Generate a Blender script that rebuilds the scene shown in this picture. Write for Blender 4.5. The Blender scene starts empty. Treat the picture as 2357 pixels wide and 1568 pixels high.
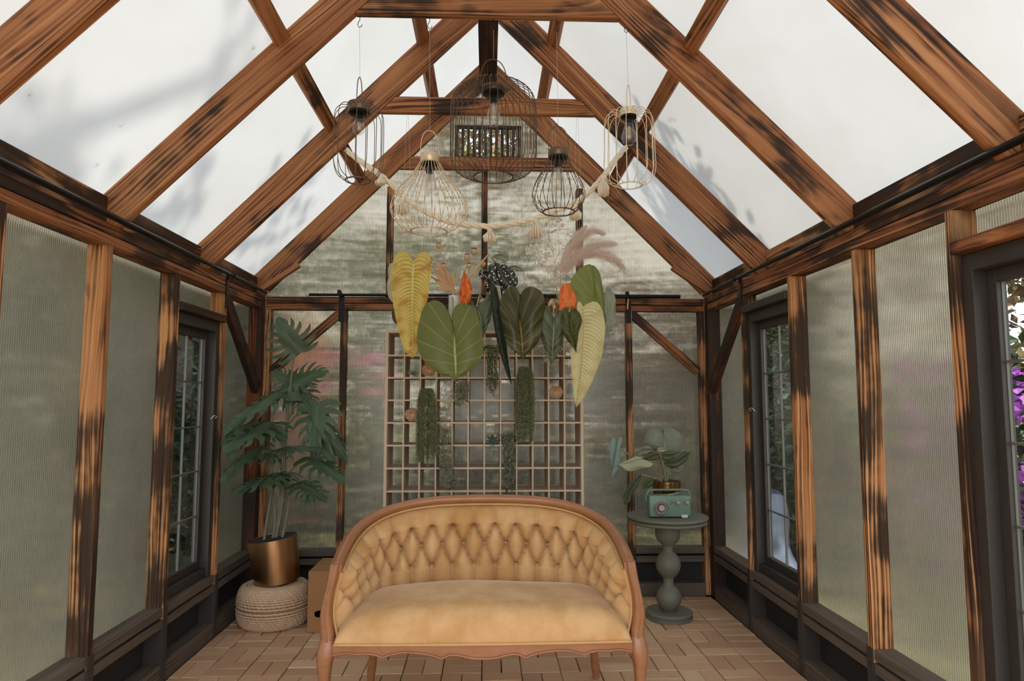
import bpy, bmesh, math, random
from mathutils import Vector, Matrix, Euler
from math import pi, sin, cos, tan, sqrt, exp
S = bpy.context.scene
COL = S.collection
R = random.Random(7)

# ------------------------------------------------------------------ camera
IMG_W, IMG_H = 2357, 1568
FPX = 24 / 36 * IMG_W
EYE = Vector((0, 0, 1.37))
PITCH, YAW = math.radians(5.01903868641857), math.radians(2.087668200037915)
FW = Vector((sin(YAW) * cos(PITCH), cos(YAW) * cos(PITCH), sin(PITCH)))
RT = Vector((cos(YAW), -sin(YAW), 0))
UP = RT.cross(FW)
cam_data = bpy.data.cameras.new('camera'); cam_data.lens = 24; cam_data.sensor_width = 36
cam_data.clip_start = 0.05; cam_data.clip_end = 200
cam = bpy.data.objects.new('camera', cam_data); COL.objects.link(cam)
m = Matrix((RT, UP, -FW)).transposed().to_4x4(); m.translation = EYE
cam.matrix_world = m
S.camera = cam


def at(px, py, Y):
    """the point of the place at depth Y that the photograph shows at pixel px, py"""
    d = FW + RT * ((px - IMG_W / 2) / FPX) - UP * ((py - IMG_H / 2) / FPX)
    return EYE + d * (Y / d.y)


# ------------------------------------------------------------------ object helpers
WLOC = {}


def woff(o):
    return WLOC.get(o.name, Vector((0, 0, 0))) if o else Vector((0, 0, 0))


def tag(o, label=None, cat=None, group=None, kind=None):
    if label: o['label'] = label
    if cat: o['category'] = cat
    if group: o['group'] = group
    if kind: o['kind'] = kind
    return o


def thing(name, label, cat, loc, group=None, kind=None):
    o = bpy.data.objects.new(name, None); COL.objects.link(o)
    o.empty_display_size = 0.1
    o.location = loc; WLOC[o.name] = Vector(loc)
    return tag(o, label, cat, group, kind)


class MB:
    def __init__(s):
        s.v = []; s.f = []; s.uv = {}

    def add(s, vs, fs):
        n = len(s.v); s.v += [Vector(p) for p in vs]
        s.f += [tuple(i + n for i in f) for f in fs]
        return n

    def box(s, c, size, rot=None, b=0.0):
        hx, hy, hz = size[0] / 2, size[1] / 2, size[2] / 2
        c = Vector(c)
        M = rot.to_matrix() if isinstance(rot, Euler) else (rot or Matrix.Identity(3))
        if b <= 0:
            P = [Vector((x, y, z)) for x in (-hx, hx) for y in (-hy, hy) for z in (-hz, hz)]
            s.add([c + M @ p for p in P], [(0, 1, 3, 2), (4, 6, 7, 5), (0, 4, 5, 1), (2, 3, 7, 6), (0, 2, 6, 4), (1, 5, 7, 3)])
        else:
            bm = bmesh.new(); bmesh.ops.create_cube(bm, size=1)
            for v in bm.verts: v.co = Vector((v.co.x * size[0], v.co.y * size[1], v.co.z * size[2]))
            bmesh.ops.bevel(bm, geom=bm.edges[:], offset=b, segments=2, affect='EDGES', profile=.6)
            bm.verts.index_update()
            s.add([c + M @ v.co for v in bm.verts], [[v.index for v in f.verts] for f in bm.faces]); bm.free()
        return s

    def tube(s, pts, r, seg=8, cap=True, closed=False, flat=None):
        pts = [Vector(p) for p in pts]; n = len(pts)
        rs = r if isinstance(r, (list, tuple)) else [r] * n
        base = len(s.v); prev = None
        for i, p in enumerate(pts):
            if closed: t = pts[(i + 1) % n] - pts[i - 1]
            else: t = pts[min(i + 1, n - 1)] - pts[max(i - 1, 0)]
            if t.length < 1e-9: t = Vector((0, 0, 1))
            t.normalize()
            if prev is None:
                a = Vector((0, 0, 1)) if abs(t.z) < .9 else Vector((1, 0, 0))
                u = t.cross(a).normalized()
            else:
                u = prev - t * prev.dot(t)
                u = u.normalized() if u.length > 1e-6 else t.orthogonal().normalized()
            prev = u; w = t.cross(u)
            for k in range(seg):
                a = 2 * pi * k / seg
                s.v.append(p + (u * cos(a) + w * sin(a)) * rs[i])
        m_ = n if closed else n - 1
        for i in range(m_):
            j = (i + 1) % n
            for k in range(seg):
                l = (k + 1) % seg
                s.f.append((base + i * seg + k, base + i * seg + l, base + j * seg + l, base + j * seg + k))
        if cap and not closed:
            s.f.append(tuple(base + k for k in reversed(range(seg))))
            s.f.append(tuple(base + (n - 1) * seg + k for k in range(seg)))
        return s

    def lathe(s, prof, c=(0, 0, 0), seg=32, rot=None, close=False):
        base = len(s.v); n = len(prof); c = Vector(c)
        for r, z in prof:
            for k in range(seg):
                a = 2 * pi * k / seg
                p = Vector((r * cos(a), r * sin(a), z))
                s.v.append(c + (rot @ p if rot else p))
        for i in range(n if close else n - 1):
            j = (i + 1) % n
            for k in range(seg):
                l = (k + 1) % seg
                s.f.append((base + i * seg + k, base + i * seg + l, base + j * seg + l, base + j * seg + k))
        if not close:
            if prof[0][0] > 1e-6: s.f.append(tuple(base + k for k in reversed(range(seg))))
            if prof[-1][0] > 1e-6: s.f.append(tuple(base + (n - 1) * seg + k for k in range(seg)))
        return s

    def ball(s, c, r, seg=12, rings=8, sc=(1, 1, 1), rot=None):
        prof = [(max(1e-5, r * sin(pi * i / rings)), -r * cos(pi * i / rings)) for i in range(rings + 1)]
        base = len(s.v); s.lathe(prof, (0, 0, 0), seg)
        for i in range(base, len(s.v)):
            p = s.v[i]; p = Vector((p.x * sc[0], p.y * sc[1], p.z * sc[2]))
            s.v[i] = Vector(c) + (rot @ p if rot else p)
        return s

    def grid(s, fn, nu, nv, uvfn=None, wrap=False):
        base = len(s.v)
        for i in range(nu + 1):
            for j in range(nv + 1):
                u, v = i / nu, j / nv
                s.v.append(Vector(fn(u, v)))
                if uvfn: s.uv[len(s.v) - 1] = uvfn(u, v)
        for i in range(nu):
            for j in range(nv):
                a = base + i * (nv + 1) + j
                s.f.append((a, a + nv + 1, a + nv + 2, a + 1))
        return s

    def prism(s, poly, ext, axis='y'):
        """poly in the plane across axis; ext = (lo, hi)"""
        n = len(poly)
        def P(a, b, e):
            return {'y': (a, e, b), 'x': (e, a, b), 'z': (a, b, e)}[axis]
        s.add([P(a, b, ext[0]) for a, b in poly] + [P(a, b, ext[1]) for a, b in poly],
              [tuple(range(n)), tuple(reversed(range(n, 2 * n)))] + [(i, i + n, (i + 1) % n + n, (i + 1) % n) for i in range(n)])
        return s

    def build(s, name, mat, parent=None, smooth=None, label=None, weld=False, fixn=True, axis=None, up=None):
        off = woff(parent)
        me = bpy.data.meshes.new(name)
        Rm = None; cen = Vector((0, 0, 0))
        if axis is not None:
            ax = Vector(axis).normalized(); uz = Vector(up or (0, 0, 1))
            if abs(ax.dot(uz)) > .95: uz = Vector((1, 0, 0))
            uy = uz.cross(ax).normalized(); uz = ax.cross(uy)
            Rm = Matrix((ax, uy, uz)).transposed()
            for p in s.v: cen += p
            cen /= len(s.v)
            vs = [Rm.transposed() @ (p - cen) for p in s.v]
        else:
            vs = [p - off for p in s.v]
        me.from_pydata([tuple(p) for p in vs], [], [tuple(f) for f in s.f])
        if s.uv:
            l = me.uv_layers.new(name='UVMap')
            for lp in me.loops:
                q = s.uv.get(lp.vertex_index)
                if q: l.data[lp.index].uv = q
        if weld or fixn:
            bm = bmesh.new(); bm.from_mesh(me)
            if weld: bmesh.ops.remove_doubles(bm, verts=bm.verts[:], dist=1e-5)
            if fixn: bmesh.ops.recalc_face_normals(bm, faces=bm.faces[:])
            bm.to_mesh(me); bm.free()
        if mat is not None: me.materials.append(mat)
        if smooth is not None:
            for p in me.polygons: p.use_smooth = True
            if smooth < 180: me.set_sharp_from_angle(angle=math.radians(smooth))
        o = bpy.data.objects.new(name, me); COL.objects.link(o)
        if axis is not None:
            M = Rm.to_4x4(); M.translation = cen - off
            o.matrix_world = M
            WLOC[o.name] = cen
        else:
            WLOC[o.name] = off
        if parent: o.parent = parent
        if label: o['label'] = label
        return o


def smoothline(pts, n, closed=False):
    """Catmull-Rom through pts, resampled to n+1 points by arc length"""
    P = [Vector(p) for p in pts]; out = []
    if len(P) == 2: out = [P[0].lerp(P[1], i / 20) for i in range(21)]
    else:
        for i in range(len(P) - 1):
            a = P[i - 1] if i > 0 else P[0] * 2 - P[1]
            b, c = P[i], P[i + 1]
            d = P[i + 2] if i + 2 < len(P) else P[-1] * 2 - P[-2]
            for k in range(12):
                t = k / 12
                out.append(((b * 2) + (c - a) * t + (a * 2 - b * 5 + c * 4 - d) * t * t + (b * 3 - a - c * 3 + d) * t ** 3) * .5)
        out.append(P[-1])
    L = [0]
    for i in range(1, len(out)): L.append(L[-1] + (out[i] - out[i - 1]).length)
    res = []; j = 0
    for i in range(n + 1):
        s_ = L[-1] * i / n
        while j < len(L) - 2 and L[j + 1] < s_: j += 1
        t = (s_ - L[j]) / max(1e-9, L[j + 1] - L[j])
        res.append(out[j].lerp(out[j + 1], min(1, max(0, t))))
    return res


# ------------------------------------------------------------------ material helpers
class NT:
    def __init__(s, name):
        s.m = bpy.data.materials.new(name); s.m.use_nodes = True
        s.t = s.m.node_tree; s.t.nodes.clear()
        s.out = s.t.nodes.new('ShaderNodeOutputMaterial')

    def n(s, typ, **k):
        nd = s.t.nodes.new(typ)
        ins = k.pop('i', {})
        for a, b in k.items(): setattr(nd, a, b)
        for a, b in ins.items():
            if isinstance(b, bpy.types.NodeSocket): s.t.links.new(b, nd.inputs[a])
            else: nd.inputs[a].default_value = b
        return nd

    def link(s, a, b): s.t.links.new(a, b)

    def math(s, op, a, b=None, c=None, clamp=False):
        i = {0: a}
        if b is not None: i[1] = b
        if c is not None: i[2] = c
        nd = s.n('ShaderNodeMath', operation=op, use_clamp=clamp, i=i); return nd.outputs[0]

    def vmath(s, op, a, b=None, out=0):
        i = {0: a}
        if b is not None: i[1] = b
        nd = s.n('ShaderNodeVectorMath', operation=op, i=i); return nd.outputs[out]

    def ramp(s, fac, stops, interp='LINEAR'):
        nd = s.n('ShaderNodeValToRGB', i={0: fac}); nd.color_ramp.interpolation = interp
        e = nd.color_ramp.elements
        while len(e) < len(stops): e.new(.5)
        for k, (p, c) in enumerate(stops):
            e[k].position = p; e[k].color = (*c, 1) if len(c) == 3 else c
        return nd.outputs[0]

    def mix(s, fac, a, b, blend='MIX'):
        nd = s.n('ShaderNodeMix', data_type='RGBA', blend_type=blend)
        for k, v in ((0, fac), (6, a), (7, b)):
            if isinstance(v, bpy.types.NodeSocket): s.t.links.new(v, nd.inputs[k])
            else: nd.inputs[k].default_value = v if k == 0 else ((*v, 1) if len(v) == 3 else v)
        return nd.outputs[2]

    def noise(s, vec, scale, detail=3, rough=.55, out=0, dist=0):
        nd = s.n('ShaderNodeTexNoise', i={'Scale': scale, 'Detail': detail, 'Roughness': rough, 'Distortion': dist})
        if vec is not None: s.link(vec, nd.inputs['Vector'])
        return nd.outputs[out]

    def obj(s, rnd=False):
        c = s.n('ShaderNodeTexCoord').outputs['Object']
        if rnd:
            r = s.n('ShaderNodeObjectInfo').outputs['Random']
            k = s.vmath('SCALE', (13.1, 7.7, 9.3)); s.t.nodes[-1].inputs['Scale'].default_value = 1
            s.link(s.math('MULTIPLY', r, 9.0), s.t.nodes[-2].inputs['Scale'])
            c = s.vmath('ADD', c, k)
        return c

    def bsdf(s, color, rough=.6, metal=0, bump=None, bstr=.3, bdist=.01, **kw):
        nd = s.n('ShaderNodeBsdfPrincipled')
        if isinstance(color, bpy.types.NodeSocket): s.link(color, nd.inputs['Base Color'])
        else: nd.inputs['Base Color'].default_value = (*color, 1)
        if isinstance(rough, bpy.types.NodeSocket): s.link(rough, nd.inputs['Roughness'])
        else: nd.inputs['Roughness'].default_value = rough
        nd.inputs['Metallic'].default_value = metal
        for a, b in kw.items():
            a = a.replace('_', ' ')
            if isinstance(b, bpy.types.NodeSocket): s.link(b, nd.inputs[a])
            else: nd.inputs[a].default_value = b
        if bump is not None:
            b = s.n('ShaderNodeBump', i={'Strength': bstr, 'Distance': bdist, 'Height': bump})
            s.link(b.outputs[0], nd.inputs['Normal'])
        return nd.outputs[0]

    def fin(s, shader):
        s.link(shader, s.out.inputs[0]); return s.m


def rgb(r, g, b):
    f = lambda c: (c / 255 / 12.92) if c / 255 <= .04045 else ((c / 255 + .055) / 1.055) ** 2.4
    return (f(r), f(g), f(b))


def plain(name, col, rough=.6, metal=0, var=.12, scale=14, **kw):
    t = NT(name)
    n = t.noise(t.obj(), scale, 4)
    c = t.mix(n, tuple(max(0, x * (1 - var)) for x in col), tuple(min(1, x * (1 + var)) for x in col))
    return t.fin(t.bsdf(c, rough, metal, **kw))


def wood(name, char=.3, light=rgb(200, 144, 98), mid=rgb(152, 94, 56), dark=rgb(54, 30, 20), blk=(.016, .011, .009), freq=55., warp=2.6, soft=0.):
    """flame-scorched softwood: local X runs along the grain"""
    t = NT(name)
    c = t.obj(True)
    n1 = t.noise(t.vmath('MULTIPLY', c, (.55, 4.5, 4.5)), 1.0, 2, .45)
    kv = t.vmath('MULTIPLY', c, (1.5, 6., 6.))
    vor = t.n('ShaderNodeTexVoronoi', feature='F1', i={'Vector': kv, 'Scale': 1.0, 'Randomness': 1.0})
    d = vor.outputs['Distance']
    d2 = t.math('MULTIPLY', d, d)
    kn = t.math('EXPONENT', t.math('MULTIPLY', d2, -26.))
    sp = t.n('ShaderNodeSeparateXYZ', i={0: c})
    lin = t.math('ADD', t.math('MULTIPLY', sp.outputs[2], freq), t.math('MULTIPLY', sp.outputs[1], freq * .85))
    ph = t.math('ADD', t.math('ADD', lin, t.math('MULTIPLY', n1, warp * 3.4)), t.math('MULTIPLY', kn, 2.2))
    fine = t.noise(t.vmath('MULTIPLY', c, (5., 140., 140.)), 1.0, 2)
    mednoise = t.noise(t.vmath('MULTIPLY', c, (1.1, 30., 30.)), 1.0, 2)
    ph = t.math('ADD', ph, t.math('ADD', t.math('MULTIPLY', fine, .45), t.math('MULTIPLY', mednoise, .9)))
    w = t.math('ADD', t.math('MULTIPLY', t.math('SINE', t.math('MULTIPLY', ph, 2 * pi)), .5), .5)
    cmb = t.n('ShaderNodeCombineXYZ', i={0: t.math('MULTIPLY', sp.outputs[0], .7), 1: t.math('MULTIPLY', ph, 1.7), 2: t.math('MULTIPLY', sp.outputs[1], 9.)})
    stk = t.n('ShaderNodeMapRange', interpolation_type='SMOOTHSTEP', i={0: t.noise(cmb.outputs[0], 1.0, 3, .6), 1: .37, 2: .66}).outputs[0]
    w = t.math('ADD', t.math('MULTIPLY', w, .32), t.math('MULTIPLY', stk, .68))
    big = t.noise(t.vmath('MULTIPLY', c, (2.6, 4., 4.)), 1.0, 3, .55)
    big2 = t.noise(t.vmath('MULTIPLY', c, (.9, 9., 9.)), 1.0, 2, .5)
    # the flame bites deeper into the soft early wood, so scorching follows the grain
    q = t.math('ADD', t.math('ADD', t.math('MULTIPLY', big, .85), t.math('MULTIPLY', big2, .15)), t.math('MULTIPLY', t.math('SUBTRACT', .5, w), .13))
    sc = t.n('ShaderNodeMapRange', interpolation_type='SMOOTHSTEP', i={0: q, 1: .64 - char * .30, 2: .74 - char * .24}).outputs[0]
    lines = t.ramp(w, [(0., dark), (.18, tuple((a + b) / 2 for a, b in zip(dark, mid))), (.45, mid), (1., light)])
    calm = t.mix(big2, mid, light)
    tone = t.mix(t.math('MULTIPLY', t.n('ShaderNodeMapRange', interpolation_type='SMOOTHSTEP', i={0: t.noise(t.vmath('MULTIPLY', c, (1.4, 7., 7.)), 1.0, 2), 1: .35, 2: .68}).outputs[0], .72), lines, calm)
    tone = t.mix(t.math('MULTIPLY', fine, .25), tone, dark)
    blackish = t.ramp(w, [(0., blk), (.55, tuple(x * 1.5 for x in blk)), (1., tuple(x * .6 for x in dark))])
    col = t.mix(t.math('MULTIPLY', sc, .93), tone, blackish)
    col = t.mix(t.math('MULTIPLY', kn, .6), col, tuple(x * .95 for x in light))
    col = t.mix(t.math('GREATER_THAN', t.math('EXPONENT', t.math('MULTIPLY', d2, -420.)), .5), col, dark)
    bmp = t.math('ADD', w, t.math('MULTIPLY', fine, .4))
    return t.fin(t.bsdf(col, .62, bump=bmp, bstr=.25, bdist=.002, Specular_IOR_Level=.25))


M = {}
M['rafter'] = wood('scorched_rafter_wood', .38)
M['stud'] = wood('charred_stud_wood', .78, light=rgb(216, 164, 116), mid=rgb(172, 112, 66), dark=rgb(50, 28, 18), blk=(.011, .008, .006))
M['plate'] = wood('charred_plate_wood', .74, light=rgb(184, 128, 86), mid=rgb(134, 78, 46))
M['dark'] = wood('heavily_charred_wood', .98, light=rgb(150, 84, 44), mid=rgb(104, 52, 28), dark=rgb(40, 22, 14))
M['sill'] = wood('dark_stained_sill_wood', .0, light=rgb(108, 95, 84), mid=rgb(92, 80, 70), dark=rgb(68, 58, 50), blk=(.03, .026, .022), freq=60, soft=1)
M['black'] = plain('black_painted_board', rgb(34, 31, 28), .75)
M['frame'] = plain('dark_brown_painted_frame', rgb(50, 44, 39), .55)
M['castor'] = plain('lead_came_grey', rgb(104, 100, 94), .5, .3)
M['blackmetal'] = plain('black_metal', rgb(30, 28, 28), .35, .6)
M['brass'] = plain('brass_clip', rgb(200, 160, 90), .35, 1.)


def panel_mat(name, tvec, period=.0105, haze=.30, tint=(.90, .85, .75), tilt=.50, rough=.08, ior=1.15):
    t = NT(name)
    geo = t.n('ShaderNodeNewGeometry')
    pos = t.n('ShaderNodeTexCoord').outputs['Object']
    u = t.vmath('DOT_PRODUCT', pos, tvec, out=1)
    ph = t.math('MULTIPLY', u, 2 * pi / period)
    cs = t.math('COSINE', ph)
    off = t.n('ShaderNodeVectorMath', operation='SCALE', i={0: tvec}); t.link(t.math('MULTIPLY', cs, tilt), off.inputs['Scale'])
    nrm = t.vmath('NORMALIZE', t.vmath('ADD', geo.outputs['Normal'], off.outputs[0]))
    tc_ = t.mix(t.math('POWER', t.math('ADD', t.math('MULTIPLY', cs, .5), .5), 2.5), tint, tuple(x * .60 for x in tint))
    rf = t.n('ShaderNodeBsdfRefraction', i={'Color': tc_, 'IOR': ior, 'Roughness': rough, 'Normal': nrm})
    tr = t.n('ShaderNodeBsdfTranslucent', i={'Color': (.82, .75, .62, 1)})
    df = t.n('ShaderNodeBsdfDiffuse', i={'Color': (.40, .36, .29, 1)})
    hz = t.n('ShaderNodeMixShader', i={0: .25, 1: tr.outputs[0], 2: df.outputs[0]})
    rib = t.math('POWER', t.math('ADD', t.math('MULTIPLY', t.math('SINE', ph), .5), .5), 3.)
    dirt = t.noise(pos, 1.6, 3)
    f = t.math('ADD', t.math('ADD', haze - .08, t.math('MULTIPLY', rib, .25)), t.math('MULTIPLY', dirt, .16), clamp=True)
    mx = t.n('ShaderNodeMixShader', i={0: f, 1: rf.outputs[0], 2: hz.outputs[0]})
    gl = t.n('ShaderNodeBsdfGlossy', i={'Color': (1, 1, 1, 1), 'Roughness': .25})
    m2 = t.n('ShaderNodeMixShader', i={0: .05, 1: mx.outputs[0], 2: gl.outputs[0]})
    return t.fin(m2.outputs[0])


M['panel_side'] = panel_mat('fluted_polycarbonate_side', (0, 1, 0), period=.012, tilt=.42, rough=.17, ior=1.10, haze=.095)
M['panel_back'] = panel_mat('fluted_polycarbonate_back', (1, 0, 0), haze=.085)


def roof_mat():
    t = NT('opal_roof_polycarbonate')
    pos = t.n('ShaderNodeTexCoord').outputs['Object']
    sp = t.n('ShaderNodeSeparateXYZ', i={0: pos})
    rib = t.math('ADD', t.math('MULTIPLY', t.math('SINE', t.math('MULTIPLY', sp.outputs[1], 2 * pi / .011)), .5), .5)
    n = t.noise(pos, 2.2, 5, .65)
    col = t.mix(t.math('MULTIPLY', n, .8), rgb(221, 220, 217), rgb(207, 203, 196))
    col = t.mix(t.math('MULTIPLY', rib, .10), col, rgb(178, 175, 170))
    v = t.n('ShaderNodeTexVoronoi', i={'Vector': pos, 'Scale': 3.2}).outputs['Distance']
    sx = t.math('MULTIPLY', t.math('LESS_THAN', v, .045), t.math('GREATER_THAN', t.noise(pos, 90, 2), .5))
    col = t.mix(t.math('MULTIPLY', sx, .5), col, rgb(140, 122, 100))
    tr = t.n('ShaderNodeBsdfTranslucent', i={'Color': col})
    df = t.n('ShaderNodeBsdfDiffuse', i={'Color': col})
    mx = t.n('ShaderNodeMixShader', i={0: .25, 1: tr.outputs[0], 2: df.outputs[0]})
    return t.fin(mx.outputs[0])


M['roof'] = roof_mat()


def glass_mat(name, tint=(.95, .96, .95), gloss=.06):
    t = NT(name)
    lw = t.n('ShaderNodeLayerWeight', i={0: .5})
    a = t.n('ShaderNodeBsdfTransparent', i={'Color': (*tint, 1)})
    b = t.n('ShaderNodeBsdfGlossy', i={'Color': (1, 1, 1, 1), 'Roughness': .03})
    f = t.math('ADD', .07, t.math('MULTIPLY', t.math('POWER', lw.outputs['Facing'], 4.), .5))
    mx = t.n('ShaderNodeMixShader', i={0: f, 1: a.outputs[0], 2: b.outputs[0]})
    return t.fin(mx.outputs[0])


M['glass'] = glass_mat('clear_window_glass')
M['bulb'] = glass_mat('clear_bulb_glass', (.93, .92, .90))
SKY, SUN, EXPO = 1.45, 5.0, 0.36
# ------------------------------------------------------------------ the greenhouse
WX, PX = 1.585, 1.672         # inner face of the studs, plane of the wall sheets
YB = 4.90                     # inner face of the back wall studs
YF = -0.42                    # front end, cut short and left open behind the viewer to let skylight in
STR = 'structure'


def timber(name, lo, hi, mat, axis, label, bev=.003, parent=None):
    c = [(a + b) / 2 for a, b in zip(lo, hi)]; s = [b - a for a, b in zip(lo, hi)]
    o = MB().box(c, s, b=bev).build(name, mat, parent, axis=axis)
    return tag(o, label, 'timber', kind=STR)


def slanted(name, poly, y0, y1, mat, axis, label):
    mb = MB().prism(poly, (y0, y1), 'y')
    o = mb.build(name, mat, axis=axis, up=(0, 1, 0))
    bv = o.modifiers.new('edge', 'BEVEL'); bv.width = .003; bv.segments = 1
    return tag(o, label, 'timber', kind=STR)


# floor of laid bricks
def brick_mat():
    t = NT('tan_clay_pavers')
    g = t.n('ShaderNodeNewGeometry')
    c = t.ramp(g.outputs['Random Per Island'], [(0, rgb(172, 128, 92)), (.3, rgb(190, 146, 108)), (.55, rgb(202, 162, 124)), (.8, rgb(186, 138, 98)), (1, rgb(210, 176, 140))])
    p = t.n('ShaderNodeTexCoord').outputs['Object']
    n = t.noise(p, 45, 5, .7); n2 = t.noise(p, 2.2, 3)
    c = t.mix(t.math('MULTIPLY', n, .35), c, rgb(150, 112, 82))
    c = t.mix(t.math('MULTIPLY', n2, .25), c, rgb(226, 198, 170))
    return t.fin(t.bsdf(c, .85, bump=t.noise(p, 160, 4), bstr=.35, bdist=.004))


def brick(mb, x0, y0, x1, y1, top=0.0):
    g = .0014
    z = top + R.uniform(-.002, .002); b = .004
    x0 += g + R.uniform(0, .0015); x1 -= g + R.uniform(0, .0015); y0 += g; y1 -= g + R.uniform(0, .0015)
    if x1 - x0 < .01 or y1 - y0 < .01: return
    ta, tb = R.uniform(-.0015, .0015), R.uniform(-.0015, .0015)
    zz = lambda x, y: z + ta * (2 * (x - x0) / (x1 - x0) - 1) + tb * (2 * (y - y0) / (y1 - y0) - 1)
    lo = [(x0, y0), (x1, y0), (x1, y1), (x0, y1)]
    hi = [(x0 + b, y0 + b), (x1 - b, y0 + b), (x1 - b, y1 - b), (x0 + b, y1 - b)]
    mb.add([(x, y, -.05) for x, y in lo] + [(x, y, zz(x, y) - b * .8) for x, y in lo] + [(x, y, zz(x, y)) for x, y in hi],
           [(0, 1, 5, 4), (1, 2, 6, 5), (2, 3, 7, 6), (3, 0, 4, 7), (4, 5, 9, 8), (5, 6, 10, 9), (6, 7, 11, 10), (7, 4, 8, 11), (8, 9, 10, 11)])


fl = MB(); bw = .1
y = YF
xa, xb = -1.578, 1.378
while y < 4.89:                       # soldier course along the right wall
    brick(fl, 1.378, y, 1.578, min(y + bw, 4.89)); y += bw
nx, ny = int((xb - xa) / .2) + 2, int((4.89 - YF) / .2) + 2
for i in range(nx):
    for j in range(ny):
        bx, by = xb - .2 * (i + 1), YF + .2 * j
        for k in range(2):
            if (i + j) % 2: q = (bx, by + .1 * k, bx + .2, by + .1 * k + .1)
            else: q = (bx + .1 * k, by, bx + .1 * k + .1, by + .2)
            q = (max(q[0], xa), q[1], q[2], min(q[3], 4.89))
            brick(fl, *q)
o = fl.build('floor', brick_mat(), fixn=True); tag(o, 'tan clay brick paving laid in paired basket weave', 'floor', kind=STR)
o = MB().box((0, 2.28, -.075), (3.9, 5.4, .05)).build('floor_bed', plain('dark_joint_sand', rgb(78, 62, 50), .95)); tag(o, 'dark sand in the joints under the brick paving', 'floor', kind=STR)

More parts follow.
